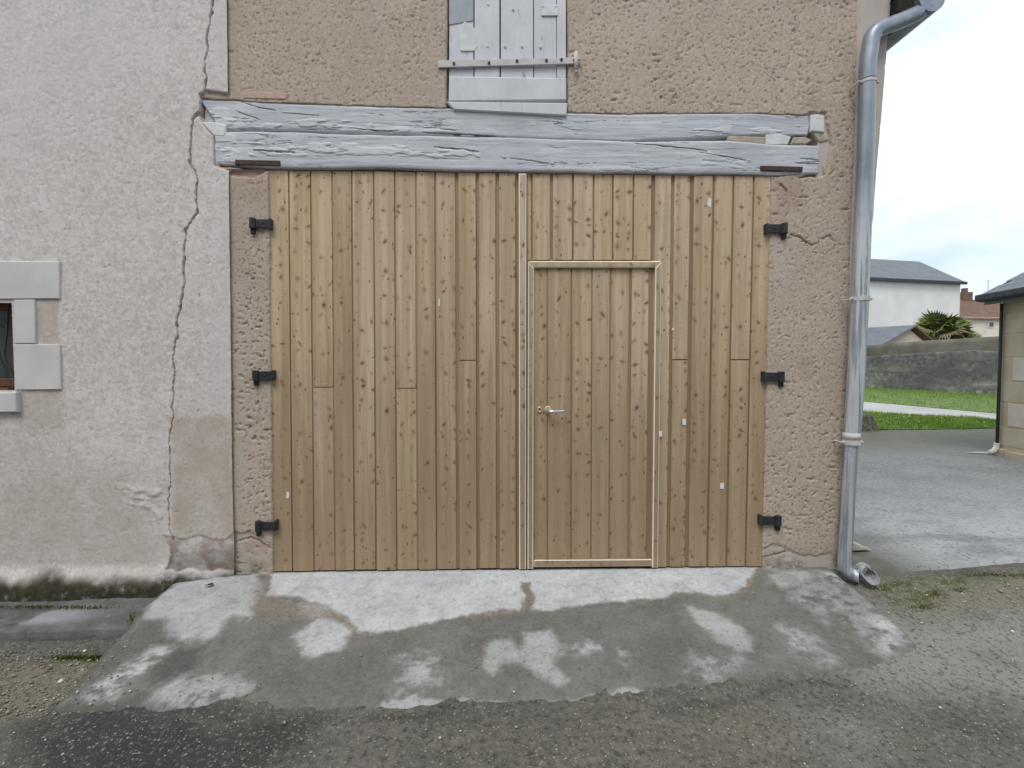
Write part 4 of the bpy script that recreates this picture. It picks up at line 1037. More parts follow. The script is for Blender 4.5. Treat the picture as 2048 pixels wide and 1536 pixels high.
# ------------------------------------------------------------------ hinge brackets
def hinge(px, py, s):
    """s=+1: arm runs right on to the door"""
    y0 = -.022
    b = MB()
    def bx(a, b_, c, d, ya, yb):
        xs = sorted((px + s * a, px + s * b_))
        b.hexa([*(tuple(W(xx, yy, y0 + ya)) for xx, yy in ((xs[0], py + d), (xs[1], py + d), (xs[1], py + c), (xs[0], py + c)))] +
               [(W(xx, yy, y0 + ya).x, y0 + yb, W(xx, yy, y0 + ya).z) for xx, yy in ((xs[0], py + d), (xs[1], py + d), (xs[1], py + c), (xs[0], py + c))])
    bx(1, 42, 1, 18.5, 0, .012)
    bx(2.5, 11, 19, 30, .004, .05)
    bx(38, 42.5, -1, 19.5, -.006, .038)
    b.tube([W(px + s * 7, py - 1, y0), W(px + s * 7, py + 20, y0)], .020, 14)
    b.tube([W(px + s * 26, py + 9, y0 + .002), W(px + s * 26, py + 9, y0 + .002) - Vector((0, .006, 0))], .010, 8)
    b.build('hinge', M['black'], barn, bevel=.003)
for p in ((498, 437, 1), (504, 741.5, 1), (509.5, 1043, 1), (1576, 447, -1), (1570, 744, -1), (1563.5, 1032, -1)): hinge(*p)
chip('plaster_fillet', [(1700, 1102), (1744, 1100), (1722, 1092), (1702, 1083)], 'rubble', .30, .25, .004)

# ------------------------------------------------------------------ rainwater pipe and gutter
pipe = thing('drainpipe', W(1690, 1120, -.09), 'weathered zinc drainpipe at the right corner of the barn', 'drainpipe')
PY = -.085
def zpipe(name, pts, r, lime, seg=20, parent=pipe, flare=None):
    P = smooth_path(pts, 14); b = MB(); rs = [r] * len(P)
    if flare:
        for i in range(len(rs)):
            t = i / (len(rs) - 1); rs[i] = flare(t)
    b.tube(P, rs, seg); o = b.build(name, M['zinc'], pipe, smooth=True)
    co = np.array(b.v); at = o.data.attributes.new('lime', 'FLOAT', 'POINT')
    at.data.foreach_set('value', np.clip(lime(co[:, 2]), 0, 1).astype(np.float32)); return o
z_a, z_b = W(1720, 330, PY).z, W(1712, 470, PY).z
GX = W(1853, -10, -.02).x
p_top = Vector((GX - .045, -.03, W(1840, 12, -.03).z))
zpipe('pipe_bend', [p_top + Vector((.0, .02, .06)), p_top, p_top + Vector((-.02, -.02, -.05)), W(1800, 42, -.07), W(1762, 57, PY), W(1745, 72, PY), W(1740, 100, PY), W(1736, 130, PY), W(1735, 160, PY)], .0475, lambda z: z * 0)
zpipe('upper_pipe', [W(1735, 161, PY), W(1732, 300, PY), W(1726.5, 450, PY), W(1720.5, 603, PY)], .0468, lambda z: .95 * sstep(z_a + .04, z_b - .1, z))
zpipe('middle_pipe', [W(1720.5, 596, PY), W(1714, 720, PY), W(1707, 830, PY), W(1702.5, 886, PY)], .0495, lambda z: z * 0 + .85, flare=lambda t: .0495 - .0035 * max(0, (t - .8) / .2))
zpipe('lower_pipe', [W(1703, 876, PY), W(1699, 950, PY), W(1694, 1050, PY), W(1690, 1105, PY), W(1690, 1128, PY), W(1696, 1143, PY - .01), W(1709, 1151, PY - .03), W(1718, 1153, PY - .045)], .0405, lambda z: z * 0 + .7)
for px, py, r_, h_ in ((1735, 165, .050, .008), (1720.5, 598, .0535, .014), (1703, 884, .0525, .016)):
    p = W(px, py, PY); b = MB()
    b.tube([p + Vector((0, 0, h_)), p - Vector((0, 0, h_))], r_, 20)
    for s in (-1, 1):
        q = p + Vector((s * (r_ + .010), -.004, 0)); b.tube([q + Vector((-s * .014, 0, 0)), q + Vector((s * .010, 0, 0))], .008, 8)
        b.tube([q + Vector((0, .08, 0)), q + Vector((0, -.012, 0))], .005, 8)
    b.build('pipe_bracket', M['strap'], pipe, smooth=False)
zc_ = W(1703, 872, PY); MB().tube([zc_ + Vector((0, 0, .022)), zc_ - Vector((0, 0, 0.022))], .0510, 20).build('pipe_collar', M['strap'], pipe, smooth=True)
# gutter: half-round running back along the eave
g = MB(); n = 12; gr = .085; gz = W(1845, 14, -.1).z + .06
ring_ = [(GX - .03 + gr * math.cos(math.pi + math.pi * k / n), gz + gr * math.sin(math.pi + math.pi * k / n)) for k in range(n + 1)]
rin = [(GX - .03 + (gr - .006) * math.cos(math.pi + math.pi * k / n), gz + (gr - .006) * math.sin(math.pi + math.pi * k / n)) for k in range(n + 1)]
lp = ring_ + rin[::-1]
vs_ = [(p[0], -.10, p[1]) for p in lp] + [(p[0], YB, p[1]) for p in lp]; L = len(lp)
g.add(vs_, [tuple(range(L))[::-1]] + [(i, (i + 1) % L, L + (i + 1) % L, L + i) for i in range(L)])
g.add([(p[0], -.098, p[1]) for p in ring_], [tuple(range(n + 1))])
go = g.build('gutter', M['zinc'], pipe)
# the split shoe lying at its foot
shoe = MB(); n = 18
A = on_z(1724, 1139, -.02); B = on_z(1752, 1160, -.075)
A = W(1722, 1138, -.07); B = W(1750, 1157, -.20)
ax_ = (B - A).normalized(); sd_ = ax_.cross(Vector((0, 0, 1))).normalized(); up_ = sd_.cross(ax_)
rows = 9; Ls_ = (B - A).length; vs_ = []; fs = []
for i in range(rows):
    t = i / (rows - 1); c0 = A + (B - A) * t
    # full tube at the neck, cut back to a scoop at the mouth
    cut = 2 * math.pi if t < .38 else math.pi * (1.35 - .75 * (t - .38) / .62)
    for layer, r_ in enumerate((.048, .043)):
        for k in range(n + 1):
            a = -math.pi / 2 - cut / 2 + cut * k / n
            jag = .01 * math.sin(k * 2.3) if .3 < t < .5 else 0
            vs_.append(c0 + (sd_ * math.cos(a) + up_ * math.sin(a)) * r_ + ax_ * jag)
row = 2 * (n + 1)
for i in range(rows - 1):
    for layer in (0, 1):
        for k in range(n):
            q = (i * row + layer * (n + 1) + k, i * row + layer * (n + 1) + k + 1, (i + 1) * row + layer * (n + 1) + k + 1, (i + 1) * row + layer * (n + 1) + k)
            fs.append(q if layer == 0 else q[::-1])
    for k in (0, n):
        fs.append((i * row + k, i * row + n + 1 + k, (i + 1) * row + n + 1 + k, (i + 1) * row + k))
for i in (0, rows - 1):
    for k in range(n): fs.append((i * row + k, i * row + k + 1, i * row + n + 2 + k, i * row + n + 1 + k))
shoe.add(vs_, fs)
so = shoe.build('pipe_shoe', m_plain('grey_shoe', (.25, .26, .275), (.40, .41, .42), 22, .6, .3, .4, 60, .003), None, smooth=True)
tag(so, 'broken pipe shoe split open at the foot of the drainpipe', 'pipe shoe')

# ==================================================================== yard, lawn and path on the right
fl, fr = on_z(1738, 1143, -.03), on_z(2048, 1121, -.03)
sl_ = (fr.y - fl.y) / (fr.x - fl.x)
lawn_near = [on_far(1720, 861), on_far(2000, 857)]
def line_y(p, q, x): return p.y + (q.y - p.y) / (q.x - p.x) * (x - p.x)
def far_strip(name, lo, hi, mat, dz, x0, x1, nx=60, ny=30, attrs=None, rag=0.0):
    u = np.linspace(x0, x1, nx); v = np.linspace(0, 1, ny); U, V = np.meshgrid(u, v)
    ya = np.array([lo(x) for x in u]) + rag * (fbm(u * 3, u * 0, 3, 301) - .5); yb = np.array([hi(x) for x in u]) + rag * (fbm(u * 3, u * 0, 3, 302) - .5)
    Yf = ya[None, :] + (yb - ya)[None, :] * V
    Zf = z_far(Yf) + dz
    return U, Yf, Zf
ln = lambda x: line_y(*lawn_near, x)
l1a, l1b = on_far(1725, 825), on_far(2000, 840); lf = lambda x: line_y(l1a, l1b, x)
p1a, p1b = on_far(1725, 803), on_far(2000, 828); pf = lambda x: line_y(p1a, p1b, x)
w1a, w1b = on_far(1725, 775), on_far(2000, 790); wf = lambda x: line_y(w1a, w1b, x)
U, Yf, Zf = far_strip('yard', lambda x: fl.y + sl_ * (x - fl.x), ln, None, .0, 1.9, 14, 260, 220)
Zf = Zf + .006 * (fbm(U * 6, Yf * 6, 4, 303) - .5); Zf[0, :] -= .06
Yf[0, :] -= .004
pdirt = np.clip(sstep(3.0, 5.6, Yf) + sstep(.35, .0, np.hypot((U - W(1728, 1120).x) , Yf - .1)) + .8 * sstep(.9, .1, np.abs(U - 2.55)) * sstep(1.6, .2, Yf), 0, 1)
ppale = np.clip(.8 * sstep(2.8, .3, Yf) * sstep(.25, .6, fbm(U * 1.5, Yf * 2.5, 5, 305, .6)), 0, 1)
yard = grid_obj('yard', U, Yf, Zf, M['yard'], None, dict(dirt=pdirt, pale=ppale))
tag(yard, 'grey concrete yard beyond the drainpipe', None, None, 'structure')
U, Yf, Zf = far_strip('lawn', ln, lf, None, .012, 1.9, 16, 80, 24, rag=.15); tag(grid_obj('lawn', U, Yf, Zf, M['lawn']), 'near lawn strip beyond the yard', None, None, 'structure')
U, Yf, Zf = far_strip('path', lf, pf, None, .002, 1.9, 20, 60, 16); tag(grid_obj('path', U, Yf, Zf, M['path']), 'pale grey path between two lawn strips', None, None, 'structure')
U, Yf, Zf = far_strip('lawn', pf, lambda x: wf(x) + .6, None, .012, 1.9, 30, 80, 30); tag(grid_obj('lawn', U, Yf, Zf, M['lawn']), 'far lawn strip below the old stone wall', None, None, 'structure')
def blades(name, n, xr, lo, hi, h, w, mat, label, seed):
    rg = np.random.default_rng(seed)
    x = rg.uniform(*xr, n); a = np.array([lo(q) for q in x]); b = np.array([hi(q) for q in x]); y = a + (b - a) * rg.uniform(-.01, 1, n)
    dens = fbm(x * 1.2, y * 1.2, 3, seed); hh = h * (.4 + 1.1 * dens) * rg.uniform(.5, 1.3, n)
    z = z_far(y) + .006; th = rg.uniform(0, 6.28, n); lx_, ly_ = rg.normal(0, .4, n) * hh, rg.normal(0, .4, n) * hh
    cx_, sy_ = np.cos(th) * w, np.sin(th) * w
    co = np.stack([np.stack([x - cx_, y - sy_, z], -1), np.stack([x + cx_, y + sy_, z], -1), np.stack([x + lx_, y + ly_, z + hh], -1)], 1).reshape(-1, 3)
    o = mesh_np(name, co, np.arange(3 * n).reshape(-1, 3), M[mat], None, None, False)
    return tag(o, label, 'grass', None, 'stuff')
blades('grass', 26000, (4.2, 11), ln, lf, .075, .006, 'blade', 'bright green grass of the lawn beyond the yard', 401)
blades('grass', 22000, (6, 20), pf, wf, .07, .012, 'blade', 'grass of the far lawn below the old stone wall', 402)
# daisies
dm = MB()
for _ in range(70):
    x = random.uniform(4.8, 10.5); y = ln(x) + (lf(x) - ln(x)) * random.uniform(.05, .9); z = float(z_far(y)) + random.uniform(.04, .07); r_ = random.uniform(.010, .018)
    dm.add([(x + r_ * math.cos(a), y + r_ * math.sin(a), z + random.uniform(-.004, .004)) for a in (0, 1.05, 2.1, 3.14, 4.19, 5.24)] + [(x, y, z + .008)], [(i, (i + 1) % 6, 6) for i in range(6)])
tag(dm.build('daisies', M['daisy']), 'white daisies scattered in the near lawn', 'flowers', None, 'stuff')
# worn stone at the lawn edge
pa, pb_ = on_far(1716, 863), on_far(1762, 863)
st = MB(); zt_ = at_depth(1740, 833, pa.y - CAM.y).z
st.hexa([(pa.x - .05, pa.y, pa.z - .05), (pb_.x, pa.y, pa.z - .05), (pb_.x - .10, pa.y + .05, zt_), (pa.x, pa.y + .05, zt_ + .01), (pa.x - .05, pa.y + .4, pa.z - .05), (pb_.x, pa.y + .38, pa.z - .05), (pb_.x - .10, pa.y + .30, zt_ + .01), (pa.x, pa.y + .32, zt_)])
tag(st.build('boundary_stone', M['post'], None, bevel=.035), 'squat lichened stone at the edge of the lawn behind the drainpipe', 'stone')

# ==================================================================== old stone wall at the back
def wall_strip(top_px, x_px0, x_px1, y_of_x, thick, nx, nz, mat, name, parent, z0f, seed, amp=.05):
    top = top_px
    us = np.linspace(x_px0, x_px1, nx); XA = []; ZT = []; YA = []
    for u in us:
        py = np.interp(u, [p[0] for p in top], [p[1] for p in top])
        # find depth where ray meets the wall line
        lo, hi = 5.0, 60.0
        for _ in range(50):
            mid = (lo + hi) / 2; p = CAM + ray(u, py) * mid
            if p.y < y_of_x(p.x): lo = mid
            else: hi = mid
        p = CAM + ray(u, py) * lo; XA.append(p.x); YA.append(p.y); ZT.append(p.z)
    XA, YA, ZT = map(np.array, (XA, YA, ZT)); ZT = ZT + .05 * (fbm(XA * 2, XA * 0, 3, seed) - .5)
    V = np.concatenate([np.linspace(0, 1, nz), [1, 1]])
    Zg = z0f(YA)[None, :] + (ZT - z0f(YA))[None, :] * V[:, None]
    Xg = np.repeat(XA[None, :], nz + 2, 0); Yg = np.repeat(YA[None, :], nz + 2, 0)
    Yg = Yg - amp * (fbm(Xg * 2.2, Zg * 3.4, 4, seed + 1) - .5)
    Yg[-2, :] += thick; Yg[-1, :] += thick; Zg[-1, :] = z0f(YA) - .1
    lich = sstep(.35, .62, fbm(Xg * 1.4, Zg * .9, 5, seed + 2, .62) + .28 * (V[:, None] - .55))
    return grid_obj(name, Xg, Yg, Zg, M[mat], parent, dict(lichen=np.clip(lich, 0, 1)))
sw_ = thing('stone_wall', on_far(1860, 782), 'old grey lichened stone wall beyond the lawn', 'wall')
wall_strip([(1500, 722), (1735, 714), (1800, 709), (1950, 700), (2000, 703), (2200, 705)], 1600, 2190, wf, .45, 160, 24, 'stonewall', 'stonework', sw_, lambda y: z_far(y) - .1, 311)
wall_strip([(1500, 700), (1752, 690), (1838, 683), (1840, 682), (1990, 673), (2200, 668)], 1735, 2190, lambda x: wf(x) + .9, .2, 60, 10, 'blockwall', 'upper_blockwork', sw_, lambda y: z_far(y) + .5, 316, .01)

# shed behind the wall
DS = 25.5
pk = at_depth(1820, 654, DS); gl = at_depth(1750, 694, DS - .6); gr_ = at_depth(1858, 686, DS + .2)
bk = at_depth(1700, 671, DS + 2.2) - pk; bk = Vector((bk.x * 1.6, bk.y * 1.6, 0.0))
shed = thing('shed', (pk.x, pk.y, .4), 'low shed with a dark gable roof peeping over the stone wall', 'shed')
gb = MB(); dz = Vector((0, 0, -.12))
gb.add([gl + dz, gr_ + dz, pk + dz * 1.2, Vector((gr_.x, gr_.y, .3)), Vector((gl.x, gl.y, .3))], [(0, 4, 3, 1), (0, 1, 2)])
gb.add([gl + dz + bk, Vector((gl.x, gl.y, .3)) + bk, gl + dz, Vector((gl.x, gl.y, .3))], [(0, 1, 3, 2)])
gb.build('gable_wall', M['rubble'], shed)
for a, b, nm in ((gl, pk, 'roof'), (pk, gr_, 'roof')):
    t_ = Vector((0, 0, .09)); f_ = -bk.normalized() * .25
    ext = (a - b).normalized() * .25 if a is gl else Vector((0, 0, 0)); ext2 = (b - a).normalized() * .2 if b is gr_ else Vector((0, 0, 0))
    MB().hexa([a + f_ + ext, b + f_ + ext2, b + f_ + ext2 + t_, a + f_ + ext + t_, a + bk + ext, b + bk + ext2, b + bk + ext2 + t_, a + bk + ext + t_]).build('roof_slope', M['farslate'] if a is gl else M['browntile'], shed)

# white house far behind
e0, e1 = at_depth(1640, 555, 32.5), at_depth(1921, 567, 35.0)
dirw = Vector((e1.x - e0.x, e1.y - e0.y, 0)); dn = Vector((-dirw.y, dirw.x, 0)).normalized()
wh = thing('white_house', (e1.x, e1.y, .4), 'tall white house with a hipped slate roof behind the stone wall', 'house')
zt_ = e1.z; e0.z = zt_
MB().hexa([(e0.x, e0.y, .2), (e1.x, e1.y, .2), tuple(e1), tuple(e0)] + [tuple(Vector(v) + dn * 8) for v in ((e0.x, e0.y, .2), (e1.x, e1.y, .2), tuple(e1), tuple(e0))]).build('wall', M['white_wall'], wh)
r1 = at_depth(1838, 523, 38.2); r0 = Vector((r1.x, r1.y, r1.z)) - dirw.normalized() * 6
o_ = -dn * .25 + dirw.normalized() * .2
up = Vector((0, 0, .05)); a0, a1 = e0 - dn * .25 + up, e1 + o_ + up; b0, b1 = e0 + dn * 8.2 + up, e1 + dn * 8.2 + dirw.normalized() * .2 + up
MB().add([a0, a1, r1, r0, b0, b1], [(0, 1, 2, 3), (1, 5, 2), (5, 4, 3, 2), (4, 0, 3), (0, 4, 5, 1)]).build('roof', M['farslate'], wh)
MB().hexa([tuple(a0 - up * 3 - dn * .06), tuple(a1 - up * 3 - dn * .06), tuple(a1 + up * .6 - dn * .06), tuple(a0 + up * .6 - dn * .06), tuple(a0 - up * 3 + dn * .1), tuple(a1 - up * 3 + dn * .1), tuple(a1 + up * .6 + dn * .1), tuple(a0 + up * .6 + dn * .1)]).build('gutter', M['fascia'], wh)

# brown-roofed house
DB = 46
bh = thing('tiled_house', (at_depth(1960, 660, DB).x, at_depth(1960, 660, DB).y, .4), 'cream house with a brown tiled roof at the right, half hidden by the stone building', 'house')
q = [at_depth(1900, 676, DB), at_depth(2060, 676, DB), at_depth(2060, 636, DB), at_depth(1900, 633, DB)]
q[0].z = q[1].z = .3
MB().hexa([tuple(v) for v in q] + [tuple(v + Vector((0, 6, 0))) for v in q]).build('wall', M['cream'], bh)
ra = [at_depth(1895, 637, DB - .3), at_depth(2065, 640, DB - .3), at_depth(2065, 603, DB + 3.2), at_depth(1895, 598, DB + 3.2)]
MB().add(ra + [ra[0] + Vector((0, 7, 0)), ra[1] + Vector((0, 7, 0))], [(0, 1, 2, 3), (3, 2, 5, 4), (0, 4, 5, 1), (1, 5, 2), (0, 3, 4)]).build('roof', M['browntile'], bh)
def far_win(px0, px1, py0, py1, dep, parent):
    a, b = at_depth(px0, py1, dep), at_depth(px1, py0, dep)
    w = MB().box(a.x, b.x, a.y, a.y + .12, a.z, b.z).build('window', M['white_wall'], parent)
    m_ = .07
    MB().box(a.x + m_, b.x - m_, a.y - .01, a.y + .02, a.z + m_, b.z - m_).build('pane', M['glass'], w)
far_win(1977, 1989, 643, 655, DB - .06, bh)
c0 = at_depth(1931, 592, DB + 3.2)
MB().box(c0.x - .45, c0.x + .45, c0.y - .3, c0.y + .3, c0.z - .8, c0.z + .35).box(c0.x - .28, c0.x + .05, c0.y - .2, c0.y + .2, c0.z + .36, c0.z + .75).build('chimney', M['browntile'], bh)
an = at_depth(1975, 605, DB + 3.2); MB().tube([an, an + Vector((0, 0, 2.2))], .02, 6).tube([an + Vector((-.4, 0, 2.1)), an + Vector((.4, 0, 2.1))], .012, 6).build('aerial', M['fascia'], bh)

# fan palm behind the wall
DP = 26.3
pc = at_depth(1884, 664, DP)
palm = thing('palm_tree', (pc.x, pc.y, .4), 'bushy green fan palm rising behind the stone wall', 'palm tree')
tm = MB(); tp = [(pc.x, pc.y, .3), (pc.x + .03, pc.y, 1.2), (pc.x, pc.y, 2.0), (pc.x, pc.y, pc.z)]
tm.tube(smooth_path(tp, 5), .13, 10); tm.build('trunk', M['trunk'], palm, smooth=True)
def frond_mesh(seed):
    rg = random.Random(seed); b = MB()
    b.tube([(0, 0, 0), (.30, 0, .05), (.50, 0, .02)], [.016, .012, .010], 5)
    n_ = 22
    for i in range(n_):
        a = -1.75 + 3.5 * i / (n_ - 1); L_ = .70 * (1 - .25 * abs(a) / 1.75) * rg.uniform(.88, 1.1); w_ = .046
        o = Vector((.50, 0, .02)); d_ = Vector((math.cos(a), math.sin(a), -.02)); s_ = Vector((-d_.y, d_.x, 0))
        m_ = o + d_ * L_ * .6 + Vector((0, 0, .03)); tip = o + d_ * L_ + Vector((0, 0, -.10 * rg.uniform(.3, 1.6)))
        b.add([o - s_ * .006, o + s_ * .006, m_ + s_ * w_ + Vector((0, 0, -.012)), m_ + Vector((0, 0, .014)), m_ - s_ * w_ + Vector((0, 0, -.012)), tip], [(0, 1, 2, 3), (0, 3, 4), (3, 2, 5), (4, 3, 5)])
    return b
protos = [frond_mesh(s) for s in (1, 2, 3)]
fm = []
for i, b in enumerate(protos):
    me = bpy.data.meshes.new('frond'); me.from_pydata(b.v, [], b.f); me.materials.append(M['frond']); fm.append(me)
    me2 = me.copy(); me2.materials.clear(); me2.materials.append(M['frond_dry']); fm.append(me2)
def add_crown(c, n_, s, seed, el0=-20, el1=75):
    rg = random.Random(seed)
    for i in range(n_):
        az = i * 2.39996 + rg.uniform(-.3, .3); el = math.radians(el0 + (el1 - el0) * (i / (n_ - 1)) ** .85 + rg.uniform(-7, 7))
        dry = i < n_ * .14
        o = bpy.data.objects.new('frond', fm[(i % 3) * 2 + (1 if dry else 0)])
        m_ = Matrix.Translation(c + Vector((0, 0, rg.uniform(-.1, .1)))) @ Matrix.Rotation(az, 4, 'Z') @ Matrix.Rotation(-el, 4, 'Y') @ Matrix.Rotation(rg.uniform(-1.2, 1.2), 4, 'X') @ Matrix.Scale(s * rg.uniform(.85, 1.1), 4)
        link(o, palm); o.matrix_basis = m_
add_crown(pc + Vector((0, 0, -.06)), 52, 1.15, 5, -18, 52)
add_crown(at_depth(1928, 686, DP - .2), 16, .78, 6, 0, 60)
add_crown(at_depth(1858, 690, DP - .3), 9, .6, 8, 5, 60)

# ==================================================================== tan stone building at the right edge
cor = on_far(1996, 909)
vd = ray(1150, 735); vd = Vector((vd.x, vd.y, 0)).normalized()          # wall runs along this line, towards us
rd = Vector((vd.y, -vd.x, 0))                                             # to the right, into the building
ev = at_depth(1947, 590, (cor.y - CAM.y) + .25)
EZ = ev.z
sb = thing('stone_building', cor, 'tan stone outbuilding with slate roof and pale corner blocks at the right edge', 'building')
def P3(a, b, z): q = cor - vd * a + rd * b; return (q.x, q.y, z)
LEN = 5.0
MB().hexa([P3(0, 0, cor.z - .1), P3(LEN, 0, cor.z - .1), P3(LEN, 0, EZ + .1), P3(0, 0, EZ + .1), P3(0, 4, cor.z - .1), P3(LEN, 4, cor.z - .1), P3(LEN, 4, EZ + .1), P3(0, 4, EZ + .1)]).build('wall', M['limestone'], sb)
def blk(a0, a1, z0, z1, mat='limewhite', pr=.012, name='stone_block'):
    MB().hexa([P3(a0, -pr, z0), P3(a1, -pr, z0), P3(a1, -pr, z1), P3(a0, -pr, z1), P3(a0, .1, z0), P3(a1, .1, z0), P3(a1, .1, z1), P3(a0, .1, z1)]).build(name, M[mat], sb, bevel=.008)
def zrow(py): return at_depth(2010, py, cor.y - CAM.y - .15).z
for i, (pa_, pb__, s) in enumerate(((716, 762, .22), (809, 856, .16))): blk(s, s + .75, zrow(pb__), zrow(pa_))
blk(.02, .85, zrow(806), zrow(765), 'limestone', .006); blk(.02, .9, zrow(713), zrow(668), 'limestone', .006); blk(.02, .5, zrow(898), zrow(859), 'limestone', .006); blk(.02, .7, zrow(665), zrow(622), 'limestone', .006)
blk(.52, 1.3, zrow(898), zrow(859), 'limewhite', .008); blk(.72, 1.5, zrow(665), zrow(622), 'limestone', .008)
blk(-.02, .16, cor.z - .05, cor.z + .10, 'limestone', .05, 'plinth_stone'); blk(.18, 1.4, cor.z - .05, cor.z + .085, 'limestone', .06, 'plinth_stone')
# roof: eave over the wall, slope rising to the right
OH = .20; TH = math.tan(R(30)); e_z = EZ - .02
def roofp(a, b, up_=0.0): return P3(a, b, e_z + (b + OH) * TH + up_)
MB().hexa([roofp(-.13, -OH), roofp(LEN, -OH), roofp(LEN, 2), roofp(-.13, 2), roofp(-.13, -OH, .03), roofp(LEN, -OH, .03), roofp(LEN, 2, .03), roofp(-.13, 2, .03)]).build('roof', M['fascia'], sb)
sm = None
W_S, H_S = .24, .17
for j in range(9):
    for i in range(12):
        a = -.13 + i * W_S + (j % 2) * W_S / 2; b = -OH + j * H_S - .02
        p = [roofp(a + .003, b, .040), roofp(a + W_S - .003, b, .040), roofp(a + W_S - .003, b + H_S * 1.5, .033), roofp(a + .003, b + H_S * 1.5, .033)]
        MB().hexa([tuple(Vector(v) + Vector((0, 0, random.uniform(0, .004)))) for v in p] + [tuple(Vector(v) + Vector((0, 0, .008))) for v in p]).build('slate', M['slate'], sb)
MB().hexa([P3(-.14, -OH - .10, e_z - .07), P3(LEN, -OH - .10, e_z - .07), P3(LEN, -OH - .10, e_z + .03), P3(-.14, -OH - .10, e_z + .03), P3(-.14, -OH + .02, e_z - .09), P3(LEN, -OH + .02, e_z - .09), P3(LEN, -OH + .02, e_z + .02), P3(-.14, -OH + .02, e_z + .02)]).build('gutter', M['fascia'], sb, bevel=.02)
MB().hexa([P3(-.12, -OH + .03, e_z - .13), P3(LEN, -OH + .03, e_z - .13), P3(LEN, -OH + .03, e_z - .01), P3(-.12, -OH + .03, e_z - .01), P3(-.12, -.0, e_z - .10), P3(LEN, -.0, e_z - .10), P3(LEN, -.0, e_z - .01), P3(-.12, -.0, e_z - .01)]).build('soffit', M['slate'], sb)
dpz = cor.z
dp = MB(); pts = [Vector(P3(.03, -.04, e_z - .12)), Vector(P3(.03, -.04, dpz + 1.2)), Vector(P3(.03, -.04, dpz + .16))]
dp.tube(pts, .022, 12); dp.build('downpipe', M['fascia'], sb, smooth=True)
MB().tube(smooth_path([Vector(P3(.03, -.04, dpz + .18)), Vector(P3(.03, -.05, dpz + .11)), Vector(P3(.05, -.10, dpz + .06)), Vector(P3(.07, -.16, dpz + .045))], 5), .036, 12).build('downpipe_shoe', M['plaster'], sb, smooth=True)
q = on_far(1965, 908); 
MB().add([(q.x - .25, q.y + .05, q.z + .01), (q.x + .2, q.y - .05, q.z + .012), (q.x + .45, q.y + .05, q.z + .012), (q.x + .1, q.y + .16, q.z + .01)], [(0, 1, 2, 3)]).build('splash_slab', M['path'], sb)

# ==================================================================== house across the lane, unseen behind the camera, added to shade the barn
shade_house = thing('house', (0, -7.8, -.3), 'unseen plain rendered house behind the viewer, added to shade the barn front', 'house')
MB().box(-11, 10, -14, -7.8, -.4, 6.0).build('wall', M['smooth'], shade_house)
MB().slab([(-11.3, 5.9), (10.3, 5.9), (10.3, 6.02), (-11.3, 6.02)], -14.3, -7.5).hexa([(-11.3, -7.5, 6.02), (-11.3, -14.3, 6.02), (-11.3, -11, 7.6), (-11.3, -11, 7.61), (10.3, -7.5, 6.02), (10.3, -14.3, 6.02), (10.3, -11, 7.6), (10.3, -11, 7.61)]).build('roof', M['slate'], shade_house)
for wx_ in (-7, -3.6, 1.6, 5.4):
    for wz_ in (.9, 3.6):
        w = MB().box(wx_ - .55, wx_ + .55, -7.82, -7.74, wz_ - .05, wz_ + 1.45).build('window', M['white_wall'], shade_house)
        MB().box(wx_ - .45, wx_ + .45, -7.75, -7.73, wz_ + .05, wz_ + 1.35).build('pane', M['glass'], w)

# ==================================================================== small stuff on the ground
def scatter(name, n, px0, px1, py0, py1, size, label, seed, dens=None):
    rg = np.random.default_rng(seed); V = []; F = []; T = []
    oc = np.array([(1, 0, 0), (0, 1, 0), (-1, 0, 0), (0, -1, 0), (0, 0, 1), (0, 0, -1)], float)
    ff = [(0, 1, 4), (1, 2, 4), (2, 3, 4), (3, 0, 4), (1, 0, 5), (2, 1, 5), (3, 2, 5), (0, 3, 5)]
    k = 0
    while k < n:
        px, py = rg.uniform(px0, px1), rg.uniform(py0, py1)
        p = on_apron(px, py)
        if p.y > -.03 or abs(p.x) > 4.4: continue
        if dens is not None and rg.uniform() > dens(px, py): continue
        insd = poly_sd(np.array([p.x]), np.array([p.y]), AOUT)[0]
        z = float(z_apron(p.x, p.y)) if insd < -.02 else float(z_ground(np.array(p.x), np.array(p.y)))
        if insd < -.02 and rg.uniform() > .22: continue
        s = size * rg.lognormal(0, .45); a = rg.uniform(0, 6.28); fl_ = rg.uniform(.35, .7); el = rg.uniform(.6, 1.0)
        c, sn = math.cos(a), math.sin(a)
        v = oc * np.array([1, el, fl_]) * s * rg.uniform(.8, 1.2, (6, 1))
        v = np.stack([v[:, 0] * c - v[:, 1] * sn + p.x, v[:, 0] * sn + v[:, 1] * c + p.y, v[:, 2] + z + s * fl_ * .35 + .004], -1)
        b = len(V) * 6; V.append(v); F += [tuple(b + i for i in f) for f in ff]; T += [rg.uniform()] * 6; k += 1
    o = mesh_np(name, np.concatenate(V), np.array(F), M['pebble'], None, dict(tone=np.array(T)), True)
    return tag(o, label, 'pebbles', None, 'stuff')
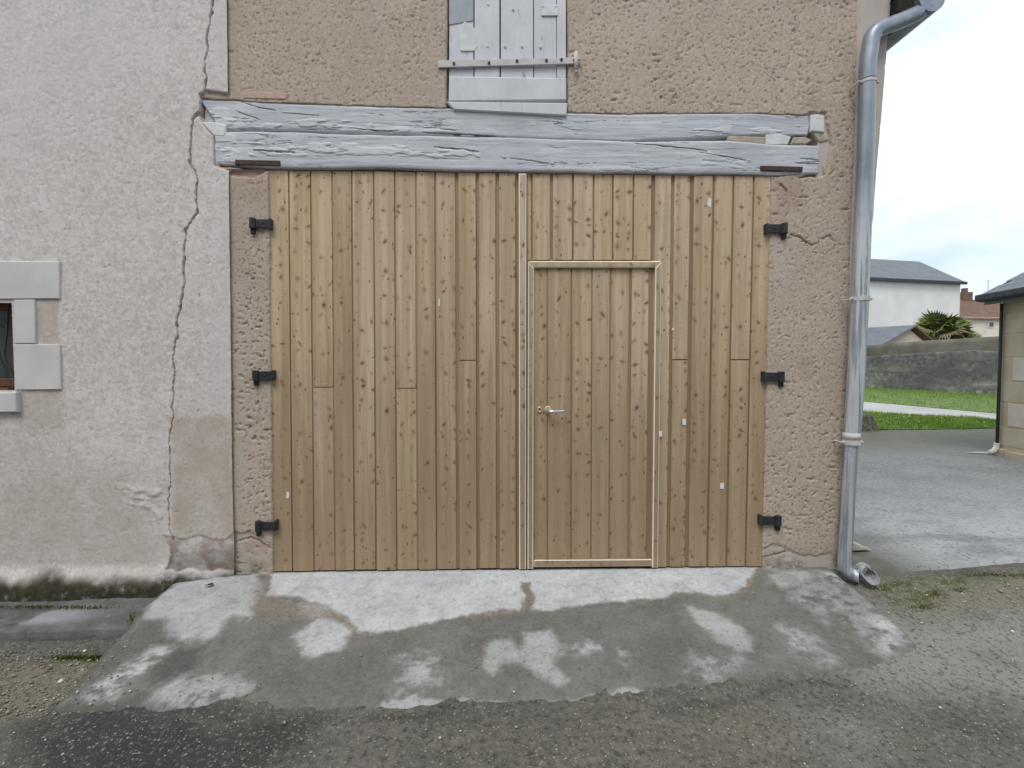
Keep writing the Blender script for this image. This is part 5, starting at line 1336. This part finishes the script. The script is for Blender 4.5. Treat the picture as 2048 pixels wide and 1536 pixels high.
scatter('pebbles', 3200, -200, 2250, 1280, 1600, .0030, 'fine light grit and pebbles strewn over the tarmac', 501)
scatter('gravel', 1500, -150, 260, 1262, 1420, .0042, 'buff gravel lying below the worn kerb', 502)
scatter('gravel', 700, 1740, 2200, 1150, 1260, .0042, 'buff gravel along the front of the concrete yard', 503)
def moss_tufts(name, spots, label, seed):
    rg = random.Random(seed); b = MB()
    for px, py, sx, sy, n_, h_ in spots:
        for _ in range(n_):
            p = on_apron(px + rg.gauss(0, sx), py + rg.gauss(0, sy)); a = rg.uniform(0, 6.28); w_ = rg.uniform(.002, .005); hh = h_ * rg.uniform(.4, 1.2)
            z = max(float(z_ground(np.array(p.x), np.array(p.y))), float(z_ground(np.array(p.x), np.array(p.y))))
            if py < 1262 and px < 400: z = -.135
            d_ = Vector((math.cos(a), math.sin(a), 0)) * w_; l_ = Vector((rg.gauss(0, .4), rg.gauss(0, .4), 1)) * hh; q = Vector((p.x, p.y, z))
            b.add([q - d_, q + d_, q + l_], [(0, 1, 2)])
    return tag(b.build(name, M['moss']), label, 'moss', None, 'stuff')
moss_tufts('moss', [(285, 1222, 12, 9, 500, .028), (300, 1205, 10, 6, 200, .02), (150, 1281, 30, 2.5, 260, .022), (205, 1283, 14, 3, 200, .025), (60, 1184, 60, 2, 250, .016), (180, 1187, 50, 2, 200, .016)], 'green moss tufts in the joints of the worn kerb', 601)
moss_tufts('moss', [(1872, 1178, 8, 4, 120, .02), (1920, 1168, 8, 3, 90, .018), (1850, 1205, 14, 4, 150, .016), (1800, 1160, 20, 5, 160, .014), (1990, 1135, 40, 2, 160, .016)], 'sparse moss along the edge of the concrete yard', 602)
lfm = MB(); p = on_apron(419, 1178); p.z += .02
lfm.add([p + Vector(v) for v in ((-.03, -.006, .004), (-.005, -.016, .010), (.026, .002, .006), (.012, .018, .014), (-.012, .012, .002), (0, 0, .016))], [(0, 1, 5), (1, 2, 5), (2, 3, 5), (3, 4, 5), (4, 0, 5)])
tag(lfm.build('dead_leaf', M['leaf']), 'curled dark dead leaf on the pale concrete left of the doors', 'leaf')
